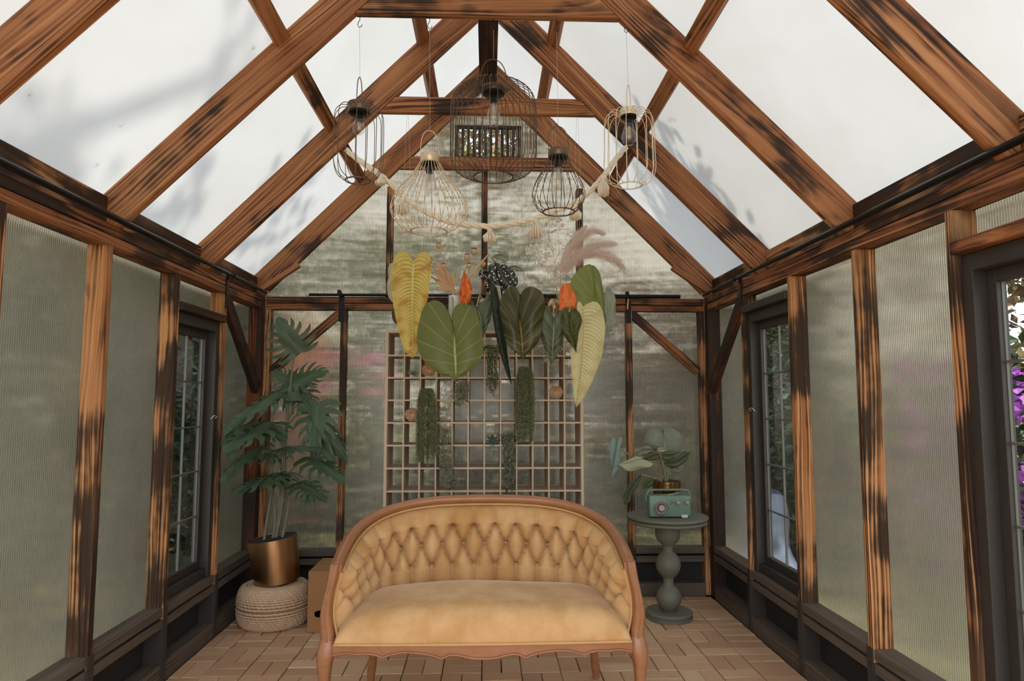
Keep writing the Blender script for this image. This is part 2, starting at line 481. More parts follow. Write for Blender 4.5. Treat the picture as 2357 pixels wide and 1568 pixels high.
ORD = ['first', 'second', 'third', 'fourth', 'fifth', 'sixth', 'seventh', 'eighth']
STUD_Y = [4.17, 3.53, 2.89, 2.25, 1.61, .97, .33, -.31]
RAFT_Y = [4.86, 3.90, 2.94, 1.98, 1.02, .06, -.40]
for side, sx in (('left', -1), ('right', 1)):
    xi, xo = (WX * sx, PX * sx)
    lo, hi = min(xi, xo), max(xi, xo)
    ys = STUD_Y if sx < 0 else [v - (.03 if v > 2.3 and v < 4 else 0) for v in STUD_Y]
    for k, yy in enumerate(ys):
        timber('wall_stud', (lo, yy - .019, .0), (hi, yy + .019, 2.02), M['stud'], (0, 0, 1),
               f'scorched upright stud of the {side} wall, {ORD[min(k,7)]} from the back corner' if k < 8 else f'scorched upright stud of the {side} wall at the open front end')
    timber('top_plate', (lo, YF, 2.020), (hi, 4.82, 2.063), M['plate'], (0, 1, 0), f'lower charred plate board along the top of the {side} wall')
    timber('top_plate', (lo, YF, 2.067), (hi, 4.82, 2.112), M['plate'], (0, 1, 0), f'upper charred plate board along the top of the {side} wall, under the rafters')
    timber('corner_post', (lo, 4.82, 0), (hi, 4.90, 2.112), M['dark'], (0, 0, 1), f'blackened corner post at the back {side} corner')
    # sills, recess and base between the studs
    edges = [4.82] + [v for v in ys] + [YF]
    s1 = MB(); s2 = MB()
    sill = MB(); low = MB()
    for k in range(len(edges) - 1):
        y1 = edges[k] - (.0 if k == 0 else .019); y0 = edges[k + 1] + .019
        if k == len(edges) - 2: y0 = edges[k + 1]
        sill.box((sx * (WX + .045), (y0 + y1) / 2, .334), (.088, y1 - y0 - .002, .043), b=.004)
        low.box((sx * (WX + .018), (y0 + y1) / 2, .278), (.034, y1 - y0 - .002, .04), b=.003)
    o = sill.build('window_sill', M['sill'], axis=(0, 1, 0)); tag(o, f'dark weathered sill ledge running along the {side} wall', 'sill', kind=STR)
    o = low.build('trim_1', M['sill'], axis=(0, 1, 0)); tag(o, f'dark rail under the {side} wall sill ledge', 'trim', kind=STR)
    o = MB().box((sx * (PX + .01), (5.0 + YF) / 2, .14), (.02, 5.0 - YF, .40)).build('wall_' + side + '_base', M['black']); tag(o, f'black recessed boarding below the {side} wall sill', 'wall', kind=STR)
    bs = MB()
    for k in range(len(edges) - 1):
        y1 = edges[k] - (.0 if k == 0 else .019); y0 = edges[k + 1] + .019
        bs.box((sx * (WX + .042), (y0 + y1) / 2, .02), (.084, y1 - y0 - .002, .125), b=.003)
    o = bs.build('baseboard_' + side, M['sill'], axis=(0, 1, 0)); tag(o, f'dark bottom plate along the foot of the {side} wall', 'baseboard', kind=STR)
    # dark paint on the stud feet under the sill line: thin cover boards nailed on the stud faces
    cb = MB()
    for yy in ys:
        cb.box((sx * (WX + .040), yy, .150), (.094, .041, .300), b=.001); cb.box((sx * (WX - .004), yy, .328), (.006, .041, .056), b=.001)
    o = cb.build('trim_2', M['frame']); tag(o, f'dark cover strips on the stud feet of the {side} wall', 'trim', kind=STR)
    # wall sheets, left out where the windows are
    wp = MB()
    win = [(3.53, 4.17)] if sx < 0 else [(3.50, 4.17), (1.61, 2.25)]
    ed = [4.84] + [v for v in ys] + [YF]
    for k in range(len(ed) - 1):
        y1, y0 = ed[k], ed[k + 1]
        iswin = any(abs(y1 - b) < .05 and abs(y0 - a) < .05 for a, b in win)
        z0 = 1.86 if iswin else .35
        if iswin and sx > 0 and y1 > 3: z0 = 1.95
        wp.box((sx * (PX + .004), (y0 + y1) / 2, (z0 + 2.05) / 2), (.006, y1 - y0, 2.05 - z0))
    o = wp.build('wall_' + side, M['panel_side']); tag(o, f'fluted translucent sheeting of the {side} wall', 'wall', kind=STR)
    # eave blocks between rafters
    for k in range(len(RAFT_Y) - 1):
        y1, y0 = RAFT_Y[k] , RAFT_Y[k + 1] + .042
        timber('eave_block', (min(sx * 1.635, sx * 1.67), y0 + .001, 2.113), (max(sx * 1.635, sx * 1.67), y1 - .001, 2.245), M['stud'], (0, 1, 0),
               f'scorched eave board on the {side} wall plate, {ORD[k]} bay from the back')
    # rafters
    for k, yy in enumerate(RAFT_Y):
        p = [(.062, 3.638), (.062, 3.853), (1.72, 2.195), (1.72, 2.1125), (1.5875, 2.1125)]
        p = [(sx * a, b) for a, b in p]
        slanted('rafter', p, yy, yy + .042, M['rafter'], (-sx, 0, 1) if sx > 0 else (1, 0, 1),
                f'scorched {side} roof rafter, {ORD[k]} from the back gable')
    # purlins: two lines on each slope
    for nm, xc in (('lower', .93), ('upper', .40)):
        for k in range(len(RAFT_Y) - 1):
            y1, y0 = RAFT_Y[k], RAFT_Y[k + 1] + .042
            zc = 3.915 - xc
            cx_, cz_ = sx * (xc - .013), zc - .013 - .004
            ax = Vector((0, 1, 0)); w_ = Vector((sx * .7071, 0, -.7071)); nrm = Vector((sx * .7071, 0, .7071))
            mb = MB(); Rm = Matrix((Vector((0, 1, 0)), w_, nrm)).transposed()
            mb.box((cx_, (y0 + y1) / 2, cz_), (y1 - y0 - .002, .075, .036), rot=Rm, b=.003)
            o = mb.build('purlin', M['rafter'], axis=(0, 1, 0), up=tuple(nrm))
            tag(o, f'short {nm} purlin on the {side} roof slope, {ORD[k]} bay from the back', 'timber', kind=STR)
    # roof sheet
    rs = MB(); a, b = .03, 1.86
    for dz0, dz1 in ((3.918, 3.930),):
        P = [(sx * a, dz0 - a), (sx * b, dz0 - b), (sx * b, dz1 - b), (sx * a, dz1 - a)]
        rs.prism(P, (YF, 5.05), 'y')
    o = rs.build('ceiling', M['roof']); tag(o, f'milky translucent roof sheet of the {side} slope', 'roof', kind=STR)
    # knee brace in the side wall
    kb = MB(); a_ = Vector((sx * (WX + .02), 4.20, 2.00)); b_ = Vector((sx * (WX + .02), 4.80, 1.47))
    d_ = (b_ - a_); up_ = Vector((sx, 0, 0)); Rm = Matrix((d_.normalized(), up_, d_.normalized().cross(up_))).transposed()
    kb.box((a_ + b_) / 2, (d_.length + .05, .04, .089), rot=Rm, b=.003)
    o = kb.build('knee_brace', M['dark'], axis=tuple(d_), up=(1, 0, 0)); tag(o, f'blackened diagonal brace between the {side} wall plate and corner post', 'timber', kind=STR)
    # curtain rod
    xr = sx * 1.548
    rod = thing('curtain_rod', f'black curtain rod lying along the {side} wall plate', 'curtain rod', (xr, 4.79, 2.125), 'curtain rods')
    MB().tube([(xr, YF + .2, 2.128), (xr, 3.75, 2.126)], .0135, 10).build('outer_tube', M['blackmetal'], rod, 60)
    MB().tube([(xr, 3.74, 2.126), (xr, 4.80, 2.125)], .0105, 10).build('inner_tube', M['blackmetal'], rod, 60)
    MB().ball((xr, 4.806, 2.125), .0125).build('end_cap', plain('pale_plastic_cap_' + side, rgb(200, 196, 188), .5), rod, 180)
    br = thing('rod_bracket', f'black strap bracket on the {side} wall plate by the back corner', 'bracket', (sx * 1.58, 4.165, 2.0), 'curtain rod brackets')
    MB().box((sx * 1.578, 4.165, 2.03), (.006, .035, .20), b=.001).build('strap', M['blackmetal'], br)
    MB().tube([(sx * 1.575, 4.165, 2.125), (sx * 1.56, 4.165, 2.142), (xr, 4.165, 2.143), (sx * 1.533, 4.165, 2.130), (sx * 1.536, 4.165, 2.115), (xr, 4.165, 2.111)], .004, 8).build('cradle', M['blackmetal'], br, 60)

# ridge and collars
timber('ridge_gap_filler', (-.0005, YF, 3.672), (.0005, 4.93, 3.84), M['dark'], (0, 1, 0), 'thin dark filler added between the two ridge boards to block light', bev=0)  # filler added so that no daylight leaks through the ridge joint
timber('ridge_beam', (-.062, YF, 3.66), (-.0005, 4.93, 3.85), M['dark'], (0, 1, 0), 'left board of the dark doubled ridge beam')
timber('ridge_beam', (.0005, YF, 3.66), (.062, 4.93, 3.85), M['dark'], (0, 1, 0), 'right board of the dark doubled ridge beam')
for k, (yy, zz, nm) in enumerate(((3.90, 3.058, 'over the hanging flowers'), (2.94, 3.10, 'carrying the wire lanterns'), (1.98, 3.10, 'above the viewer'), (.06, 3.1, 'behind the viewer'))):
    a = 3.70 - zz; b = 3.70 - zz - .097
    slanted('collar_tie', [(-a + .003, zz), (a - .003, zz), (b - .003, zz + .097), (-b + .003, zz + .097)], yy, yy + .04, M['rafter'], (1, 0, 0),
            f'horizontal collar tie {nm}')
slanted('collar_tie', [(-.645, 3.05), (.645, 3.05), (.55, 3.145), (-.55, 3.145)], 4.862, 4.898, M['rafter'], (1, 0, 0), 'horizontal collar tie of the back gable under the vent')

# back wall
for z0, z1, nm in ((2.020, 2.063, 'lower'), (2.067, 2.112, 'upper')):
    timber('top_plate', (-1.585, YB, z0), (1.585, YB + .085, z1), M['plate'], (1, 0, 0), f'{nm} charred plate board across the back wall')
for x0, lab in ((-1.05, 'left of the cubby shelf'), (1.012, 'right of the cubby shelf')):
    timber('wall_stud', (x0, YB, 0), (x0 + .04, YB + .075, 2.02), M['stud'], (0, 0, 1), f'scorched back wall stud {lab}')
for x0, lab in ((-1.5851, 'left'), (1.5471, 'right')):
    timber('wall_stud', (x0, YB, 0), (x0 + .038, YB + .075, 2.02), M['stud'], (0, 0, 1), f'scorched back wall end stud beside the {lab} corner post')
for x0, lab, zt in ((-.735, 'left', 2.955), (-.045, 'middle', 3.05), (.655, 'right', 3.0)):
    timber('gable_stud', (x0, YB, 2.113), (x0 + .045, YB + .075, zt if lab == 'middle' else 2.93), M['stud'], (0, 0, 1), f'{lab} upright stud of the back gable')
for sx, lab in ((-1, 'left'), (1, 'right')):
    a_ = Vector((sx * 1.055, YB + .022, 2.0)); b_ = Vector((sx * 1.525, YB + .022, 1.585)); d_ = b_ - a_
    Rm = Matrix((d_.normalized(), Vector((0, 1, 0)), d_.normalized().cross(Vector((0, 1, 0))))).transposed()
    o = MB().box((a_ + b_) / 2, (d_.length + .03, .04, .06), rot=Rm, b=.003).build('knee_brace', M['plate'], axis=tuple(d_), up=(0, 1, 0))
    tag(o, f'scorched diagonal brace in the upper {lab} bay of the back wall', 'timber', kind=STR)
    # pale stick wedged on the gable rafter
    a_ = Vector((sx * 1.60, 4.83, 2.145)); b_ = Vector((sx * 1.335, 4.83, 2.33)); d_ = b_ - a_
    Rm = Matrix((d_.normalized(), Vector((0, 1, 0)), d_.normalized().cross(Vector((0, 1, 0))))).transposed()
    o = MB().box((a_ + b_) / 2, (d_.length, .05, .035), rot=Rm, b=.005).build('rafter_brace', M['rafter'], axis=tuple(d_), up=(0, 1, 0))
    tag(o, f'short pale batten fixed against the foot of the {lab} gable rafter', 'timber', kind=STR)
sb = MB(); lb = MB(); bb = MB()
for x0, x1 in ((-1.545, -1.052), (-1.008, 1.010), (1.054, 1.545)):
    sb.box(((x0 + x1) / 2, YB + .04, .312), (x1 - x0, .082, .045), b=.004)
    lb.box(((x0 + x1) / 2, YB + .015, .252), (x1 - x0, .032, .042), b=.003)
    bb.box(((x0 + x1) / 2, YB + .034, .024), (x1 - x0, .088, .130), b=.003)
o = sb.build('window_sill', M['sill'], axis=(1, 0, 0)); tag(o, 'dark weathered sill ledge across the back wall', 'sill', kind=STR)
o = lb.build('trim_3', M['sill'], axis=(1, 0, 0)); tag(o, 'dark rail under the back wall sill ledge', 'trim', kind=STR)
o = bb.build('baseboard_back', M['sill'], axis=(1, 0, 0)); tag(o, 'dark bottom plate along the foot of the back wall', 'baseboard', kind=STR)
o = MB().box((0, YB + .09, .13), (3.36, .02, .38)).build('wall_back_base', M['black']); tag(o, 'black recessed boarding below the back wall sill', 'wall', kind=STR)
wb = MB()
wb.box((0, YB + .083, 1.19), (3.34, .006, 1.74))
vx0, vx1, vz0, vz1 = -.232, .235, 3.165, 3.42
Y0, Y1 = YB + .080, YB + .086
wb.prism([(-1.74, 2.06), (1.74, 2.06), (.70, 3.10), (-.70, 3.10)], (Y0, Y1), 'y')
wb.prism([(-.70, 3.10), (.70, 3.10), (.70 - (vz0 - 3.10), vz0), (-.70 + (vz0 - 3.10), vz0)], (Y0, Y1), 'y')
h0, h1 = 3.80 - vz0, 3.80 - vz1
wb.prism([(-h0, vz0), (vx0, vz0), (vx0, vz1), (-h1, vz1)], (Y0, Y1), 'y')
wb.prism([(h0, vz0), (h1, vz1), (vx1, vz1), (vx1, vz0)], (Y0, Y1), 'y')
wb.prism([(-h1, vz1), (h1, vz1), (0, 3.80)], (Y0, Y1), 'y')
o = wb.build('wall_back', M['panel_back']); tag(o, 'fluted translucent sheeting of the back wall and gable', 'wall', kind=STR)
# gable vent
gv = thing('gable_vent', 'dark slatted vent high in the back gable', 'vent', (0, YB + .08, vz0))
f = MB()
for q in (((vx0 - .008 + vx1 + .008) / 2, vz0 + .008, vx1 - vx0 + .03, .022), ((vx0 + vx1) / 2, vz1 - .008, vx1 - vx0 + .03, .022)):
    f.box((q[0], YB + .07, q[1]), (q[2], .03, q[3]), b=.002)
for x_ in (vx0, vx1): f.box((x_, YB + .07, (vz0 + vz1) / 2), (.025, .03, vz1 - vz0), b=.002)
f.build('frame', M['frame'], gv)
for k in range(10):
    x_ = vx0 + .024 + (vx1 - vx0 - .048) * (k + .5) / 10
    MB().box((x_, YB + .07, (vz0 + vz1) / 2), (.021, .018, vz1 - vz0 - .03), b=.002).build('slat', M['frame'], gv)
# rod and brackets on the back plate
rod = thing('curtain_rod', 'black curtain rod lying along the back wall plate', 'curtain rod', (0, 4.875, 2.125), 'curtain rods')
MB().tube([(-1.28, 4.872, 2.122), (.20, 4.872, 2.122)], .0105, 10).build('inner_tube', M['blackmetal'], rod, 60)
MB().tube([(.19, 4.872, 2.122), (1.40, 4.872, 2.122)], .0145, 10).build('outer_tube', M['blackmetal'], rod, 60)
MB().tube([(-1.29, 4.872, 2.122), (-1.27, 4.872, 2.122)], .012, 10).build('end_cap', plain('pale_plastic_cap_back', rgb(200, 196, 188), .5), rod, 60)
for sx, lab in ((-1, 'left'), (1, 'right')):
    x_ = -1.045 if sx < 0 else 1.025
    br = thing('rod_bracket', f'black strap bracket on the back plate above the {lab} stud' + (', with a brass clip' if sx > 0 else ''), 'bracket', (x_, 4.89, 2.0), 'curtain rod brackets')
    MB().box((x_, 4.897, 2.03), (.04, .0065, .20), b=.001).build('strap', M['blackmetal'], br)
    MB().tube([(x_, 4.892, 2.13), (x_, 4.885, 2.145), (x_, 4.872, 2.146), (x_, 4.856, 2.135), (x_, 4.853, 2.12), (x_, 4.862, 2.106)], .004, 8).build('cradle', M['blackmetal'], br, 60)
    MB().box((x_ - .012, 4.872, 2.135), (.025, .03, .045), b=.004).build('collar', M['blackmetal'], br)
    if sx > 0:
        MB().tube([(x_ - .006, 4.885, 2.12), (x_ - .004, 4.868, 2.10), (x_ - .008, 4.888, 2.03)], [.006, .008, .009], 8).build('clip', M['brass'], br, 60, label='brass clip')


# leaded casement windows in the side walls
def window(name, sx, y0, y1, z0, z1, rows, cols, label, head_z, head_mat, latch=True):
    t = thing(name, label, 'window', (sx * PX, (y0 + y1) / 2, z0), kind=STR)
    xc = sx * (PX - .02)
    fr = MB(); w = .05
    for yy in (y0 + w / 2, y1 - w / 2): fr.box((sx * (PX - .022), yy, (z0 + z1) / 2), (.085, w, z1 - z0), b=.003)
    fr.box((sx * (PX - .022), (y0 + y1) / 2, z1 - .03), (.085, y1 - y0 - 2 * w, .06), b=.003)
    fr.box((sx * (PX - .014), (y0 + y1) / 2, z0 + .025), (.075, y1 - y0 - 2 * w, .05), b=.003)
    fr.build('casing', M['frame'], t)
    a0, a1, b0, b1 = y0 + w, y1 - w, z0 + .05, z1 - .06
    sa = MB(); q = .045
    for yy in (a0 + q / 2, a1 - q / 2): sa.box((sx * (PX - .002), yy, (b0 + b1) / 2), (.035, q, b1 - b0), b=.003)
    for zz in (b0 + q / 2, b1 - q / 2): sa.box((sx * (PX - .002), (a0 + a1) / 2, zz), (.035, a1 - a0 - 2 * q, q), b=.003)
    sash = sa.build('sash', M['frame'], t)
    a0 += q; a1 -= q; b0 += q; b1 -= q
    mu = MB()
    for k in range(1, cols): mu.box((sx * PX, a0 + (a1 - a0) * k / cols, (b0 + b1) / 2), (.012, .007, b1 - b0))
    for k in range(1, rows): mu.box((sx * PX, (a0 + a1) / 2, b0 + (b1 - b0) * k / rows), (.0121, a1 - a0, .008))
    for yy in (a0, a1): mu.box((sx * PX, yy, (b0 + b1) / 2), (.008, .006, b1 - b0))
    mu.build('muntin_lattice', M['castor'], sash)
    MB().box((sx * (PX + .002), (a0 + a1) / 2, (b0 + b1) / 2), (.003, a1 - a0 - .001, b1 - b0 - .001)).build('pane', M['glass'], sash)
    o = MB().box((sx * (WX + .02), (y0 + y1) / 2, head_z + .022), (.075, y1 - y0 + (.0), .044), b=.006).build('header', head_mat, t, axis=(0, 1, 0))
    if latch:
        lz = z0 + .62 * (z1 - z0); ly = y1 - .05
        MB().tube([(sx * (PX - .066), ly - .04, lz - .01), (sx * (PX - .068), ly, lz + .008), (sx * (PX - .066), ly + .05, lz), (sx * (PX - .067), ly + .02, lz - .01)], .003, 6).build('latch_cord', plain('pale_cord', rgb(200, 196, 186), .8), t, 60)
    return t


window('window_1', -1, 3.550, 4.150, .358, 1.835, 5, 2, 'dark framed leaded casement in the left wall', 1.836, M['plate'])
window('window_2', 1, 3.520, 4.150, .358, 1.905, 5, 2, 'dark framed leaded casement in the right wall near the back corner', 1.906, M['frame'])
window('window_3', 1, 1.630, 2.230, .358, 1.860, 5, 2, 'dark framed leaded casement nearest the viewer in the right wall', 1.861, M['plate'], False)
# ------------------------------------------------------------------ outside
def leaf_mat(name, cols, rough=.5, trans=.35):
    t = NT(name)
    g = t.n('ShaderNodeNewGeometry')
    n = len(cols)
    c = t.ramp(g.outputs['Random Per Island'], [(i / max(1, n - 1), cc) for i, cc in enumerate(cols)])
    a = t.bsdf(c, rough, Specular_IOR_Level=.35)
    b = t.n('ShaderNodeBsdfTranslucent', i={'Color': c})
    mx = t.n('ShaderNodeMixShader', i={0: trans, 1: a, 2: b.outputs[0]})
    return t.fin(mx.outputs[0])


M['leaf_dark'] = leaf_mat('dark_glossy_leaf', [rgb(22, 32, 18), rgb(36, 50, 26), rgb(52, 68, 36), rgb(30, 42, 24)], .4, .25)
M['leaf_mid'] = leaf_mat('mid_green_leaf', [rgb(70, 84, 44), rgb(92, 104, 58), rgb(116, 124, 74), rgb(82, 92, 50)])
M['leaf_light'] = leaf_mat('sunlit_green_leaf', [rgb(120, 128, 70), rgb(150, 152, 90), rgb(172, 166, 106), rgb(130, 124, 74)])
M['leaf_olive'] = leaf_mat('olive_laurel_leaf', [rgb(48, 48, 34), rgb(70, 66, 46), rgb(104, 96, 70), rgb(38, 38, 28)], .6)
M['leaf_bronze'] = leaf_mat('brown_green_yew_leaf', [rgb(60, 48, 30), rgb(88, 70, 42), rgb(116, 94, 56), rgb(48, 42, 26)], .6)
M['leaf_gold'] = leaf_mat('golden_leaf', [rgb(104, 100, 62), rgb(134, 122, 80), rgb(130, 92, 58), rgb(84, 88, 52)], .6)
M['leaf_brown'] = leaf_mat('bronze_leaf', [rgb(96, 70, 44), rgb(120, 84, 52), rgb(80, 76, 44), rgb(140, 116, 74)])
M['petal_purple'] = leaf_mat('purple_petal', [rgb(150, 70, 160), rgb(176, 92, 186), rgb(196, 120, 200), rgb(134, 58, 150)], .6)
M['petal_pink'] = leaf_mat('pink_petal', [rgb(204, 120, 150), rgb(216, 140, 160), rgb(190, 100, 140), rgb(220, 160, 170)], .6)
M['bark'] = plain('grey_brown_bark', rgb(74, 62, 52), .9)


def leaves(mb, cen, rad, n, size, rnd, flat=.35, shell=.45):
    for _ in range(n):
        while True:
            d = Vector((rnd.uniform(-1, 1), rnd.uniform(-1, 1), rnd.uniform(-1, 1)))
            if .05 < d.length < 1: break
        d = d.normalized() * (shell + (1 - shell) * rnd.random() ** .5)
        d *= 1 + .25 * sin(7 * d.x + 3 * d.z + cen[0]) * sin(6 * d.y + cen[2])
        p = Vector(cen) + Vector((d.x * rad[0], d.y * rad[1], d.z * rad[2]))
        if p.z < .03: p.z = .03 + rnd.random() * .1
        s = size * rnd.uniform(.6, 1.3)
        a = Vector((rnd.gauss(0, 1), rnd.gauss(0, 1), rnd.gauss(0, .6) - .2)).normalized()
        b = a.orthogonal(); b.rotate(Matrix.Rotation(rnd.uniform(0, 6.28), 3, a)); b.normalize()
        c = a.cross(b)
        mb.add([p, p + a * s * .5 + b * s * .28 + c * s * .06, p + a * s, p + a * s * .5 - b * s * .28 + c * s * .06], [(0, 1, 2, 3)])


def bush(name, label, cat, blobs, mat, size, seed, group=None, stem=True, flowers=None, base=None):
    rnd = random.Random(seed)
    x = sum(b[0][0] for b in blobs) / len(blobs); y = sum(b[0][1] for b in blobs) / len(blobs)
    t = thing(name, label, cat, (x, y, 0), group)
    mb = MB()
    for c, r, n in blobs: leaves(mb, c, r, n, size, rnd)
    mb.build('foliage', M[mat], t, fixn=False)
    if flowers:
        fm, fn, fs, zr = flowers
        fb = MB()
        for _ in range(fn):
            c, r, n = rnd.choice(blobs)
            d = Vector((rnd.gauss(0, 1), rnd.gauss(0, 1), rnd.gauss(.15, .8))).normalized()
            p = Vector(c) + Vector((d.x * r[0], d.y * r[1], d.z * r[2])) * .98
            if p.z < .1: continue
            for k in range(26):
                q = p + Vector((rnd.gauss(0, 1), rnd.gauss(0, 1), rnd.gauss(0, 1))) * fs * .45
                a = (q - p).normalized() if (q - p).length > 1e-4 else Vector((0, 0, 1)); b = a.orthogonal().normalized(); c2 = a.cross(b); s = fs * .38
                fb.add([q + b * s, q + c2 * s + a * s * .3, q - b * s, q - c2 * s + a * s * .3], [(0, 1, 2, 3)])
        fb.build('blossoms', M[fm], t, fixn=False)
    if stem:
        sb = MB(); bx_, by_ = base or (x, y)
        for c, r, n in blobs:
            mid_ = Vector((bx_ + (c[0] - bx_) * .25, by_ + (c[1] - by_) * .25, c[2] * .6))
            sb.tube(smoothline([(bx_, by_, 0), (bx_ + .05, by_, c[2] * .3), mid_, c], 12), [.02 + .02 * c[2] * (1 - i / 13) for i in range(13)], 7)
        sb.build('stem', M['bark'], t, 180)
    return t


t = NT('mown_grass'); p = t.obj()
c = t.mix(t.noise(p, 1.1, 4), rgb(92, 96, 62), rgb(166, 158, 116)); c = t.mix(t.math('MULTIPLY', t.noise(p, 60, 4), .6), c, rgb(66, 72, 38))
M['grass'] = t.fin(t.bsdf(c, .95, bump=t.noise(p, 90, 3), bstr=.6, bdist=.03))
o = MB().box((0, 6, -.13), (70, 70, .05)).build('lawn', M['grass']); tag(o, 'lawn around the greenhouse', 'lawn', kind=STR)
bush('ivy_hedge', 'dense dark leafy hedge outside the left wall window', 'hedge', [((-2.75, 3.9 + i * .8, .6 + j * .85), (.55, .6, .6), 1000) for i in range(5) for j in range(3)], 'leaf_dark', .10, 3, stem=False)
bush('laurel_hedge', 'tall green laurel hedge running along outside the left wall', 'hedge', [((-5.2 - .4 * (i % 2), 3.0 + i * 1.25, 1.0 + j * 1.3), (1.0, 1.0, 1.0), 520) for i in range(6) for j in range(3)], 'leaf_olive', .17, 4, stem=False)
bush('garden_tree', 'broad tree standing above the laurel hedge beyond the left wall', 'tree', [((-6.2, 4.6, 4.8), (1.7, 1.7, 1.2), 1300), ((-5.4, 7.2, 5.2), (1.5, 1.6, 1.2), 1000)], 'leaf_mid', .17, 5)
bush('dark_shrub', 'dark shrub outside the window by the back right corner', 'shrub', [((3.0, 5.6, .8), (.6, .8, .9), 1600), ((3.2, 6.7, 1.0), (.7, .8, 1.1), 1900), ((3.1, 6.2, 2.3), (.7, 1.0, .7), 900), ((3.5, 7.8, 1.6), (.7, .8, 1.5), 2000)], 'leaf_dark', .11, 6)
bush('rhododendron', 'purple flowering rhododendron outside the nearest right window', 'shrub', [((3.35, 3.7, .85), (.7, .7, .72), 800), ((4.2, 4.7, 1.1), (.8, .7, .8), 900)], 'leaf_dark', .12, 8, flowers=('petal_purple', 130, .085, 0))
bush('copper_beech', 'bronze leaved tree behind the purple rhododendron', 'tree', [((5.3, 5.7, 2.6), (1.0, 1.0, .9), 1700), ((5.4, 5.4, 1.3), (1.0, 1.0, 1.0), 1500)], 'leaf_brown', .13, 9)
bush('azalea', 'low pink azalea beyond the right wall', 'shrub', [((4.5, 6.5, .35), (1.1, .9, .42), 800)], 'leaf_mid', .10, 10, flowers=('petal_pink', 120, .09, 0))
bush('azalea', 'low pink azalea near the shed side of the lawn behind the right wall', 'shrub', [((4.4, 9.6, .5), (1.0, .9, .5), 700)], 'leaf_mid', .10, 11, flowers=('petal_pink', 60, .09, 0))
bush('beech_hedge', 'long light green hedge at the far side of the lawn on the right', 'hedge', [((8.5 - .3 * (i % 2), 5.5 + i * 1.5, 1.1), (.9, 1.0, 1.2), 560) for i in range(6)], 'leaf_mid', .16, 21, stem=False)
bush('back_hedge', 'light green hedge behind the left half of the back wall', 'hedge', [((-3.2 + i * 1.1, 9.3, 1.2 + 1.5 * j), (.9, .6, 1.2), 1300) for i in range(4) for j in range(2)], 'leaf_mid', .13, 12)
bush('yew_hedge', 'dark hedge behind the right half of the back wall', 'hedge', [((.2 + i * .95, 8.6, .9 + 1.1 * j), (.8, .6, 1.0), 1300) for i in range(5) for j in range(2)], 'leaf_bronze', .14, 13)
bush('lilac_bush', 'pink flowering bush behind the back wall beside the cubby shelf', 'bush', [((-1.55, 7.6, 1.55), (.5, .45, .35), 260)], 'leaf_mid', .12, 14, flowers=('petal_pink', 20, .07, 0))
bush('low_shrub', 'dark low shrub at the foot of the back wall outside', 'shrub', [((-1.9 + i * .75, 6.6, .35 + .1 * (i % 2)), (.5, .4, .5), 420) for i in range(6)], 'leaf_dark', .11, 15, stem=False)
bush('maple_tree', 'golden leaved tree seen through the gable vent', 'tree', [((-.4, 11.5, 5.0), (1.7, 1.0, 1.5), 800), ((1.6, 12.0, 5.4), (1.5, 1.0, 1.3), 600), ((-2.4, 12.0, 4.6), (1.5, 1.0, 1.3), 600), ((.4, 11.0, 3.4), (2.6, .9, .9), 900), ((0, 12.4, 6.2), (1.1, .5, 1.0), 2600)], 'leaf_gold', .13, 16)
bush('oak_tree', 'large tree whose crown shades the left roof slope', 'tree', [((-1.85, -.45, 5.6), (.16, .75, .16), 150), ((-1.35, .15, 6.3), (.22, .3, .16), 60), ((-1.95, .9, 5.3), (.22, .2, .12), 50), ((-1.75, 1.25, 5.2), (.2, .15, .1), 40), ((-1.65, 2.5, 5.0), (.5, .5, .16), 130)], 'leaf_dark', .12, 17, base=(-3.4, -.8))
bush('plane_tree', 'large tree whose crown shades the back of the right roof slope', 'tree', [((1.75, 3.35, 3.75), (.85, .42, .32), 1700), ((1.15, 3.2, 4.35), (.35, .3, .2), 260), ((2.3, 3.6, 3.0), (.4, .5, .4), 700)], 'leaf_dark', .12, 18, base=(3.3, 2.6))
bush('holly_hedge', 'very dark hedge filling the view through the back right window', 'hedge', [((4.1 + .15 * (i % 2), 7.4 + i * .8, .8 + j * 1.1), (.8, .7, .8), 1000) for i in range(5) for j in range(3)], 'leaf_dark', .13, 31, stem=False)
bush('holly_hedge', 'very dark hedge farther behind the ivy by the left wall window', 'hedge', [((-3.9 - .15 * (i % 2), 6.4 + i * .8, .8 + j * 1.1), (.8, .7, .8), 520) for i in range(5) for j in range(3)], 'leaf_dark', .13, 32, stem=False)
o = MB().box((0, -4.4, -.06), (7, 7.9, .1)).build('bounce_paving', plain('pale_bounce_paving', rgb(176, 164, 146), .9)); tag(o, 'unseen pale paving added outside the open front end to bounce sunlight in', 'paving', kind=STR)  # reflector added behind the viewer, never in view: bounces sun onto the interior
hs = thing('shed', 'narrow brown gabled shed outside the left bay of the back wall', 'shed', (-2.26, 8.2, 0))
MB().prism([(-2.55, 0), (-1.97, 0), (-1.97, 2.08), (-2.26, 2.42), (-2.55, 2.08)], (7.9, 8.5), 'y').build('walls', plain('red_brown_boards', rgb(140, 84, 56), .8), hs)
MB().prism([(-1.90, 2.0), (-2.26, 2.425), (-2.62, 2.0), (-2.62, 2.04), (-2.26, 2.465), (-1.90, 2.04)], (7.85, 8.55), 'y').build('roof', plain('pale_roof_edge', rgb(190, 180, 164), .7), hs)
bag = MB(); rnd = random.Random(5)
bag.grid(lambda u, v: (2.22 + .24 * cos(2 * pi * u) * (1 - .5 * v) + .03 * sin(9 * u + 7 * v), 5.45 + .30 * sin(2 * pi * u) * (1 - .55 * v) + .03 * sin(14 * u), .62 * v + .03 * sin(11 * u)), 28, 12)
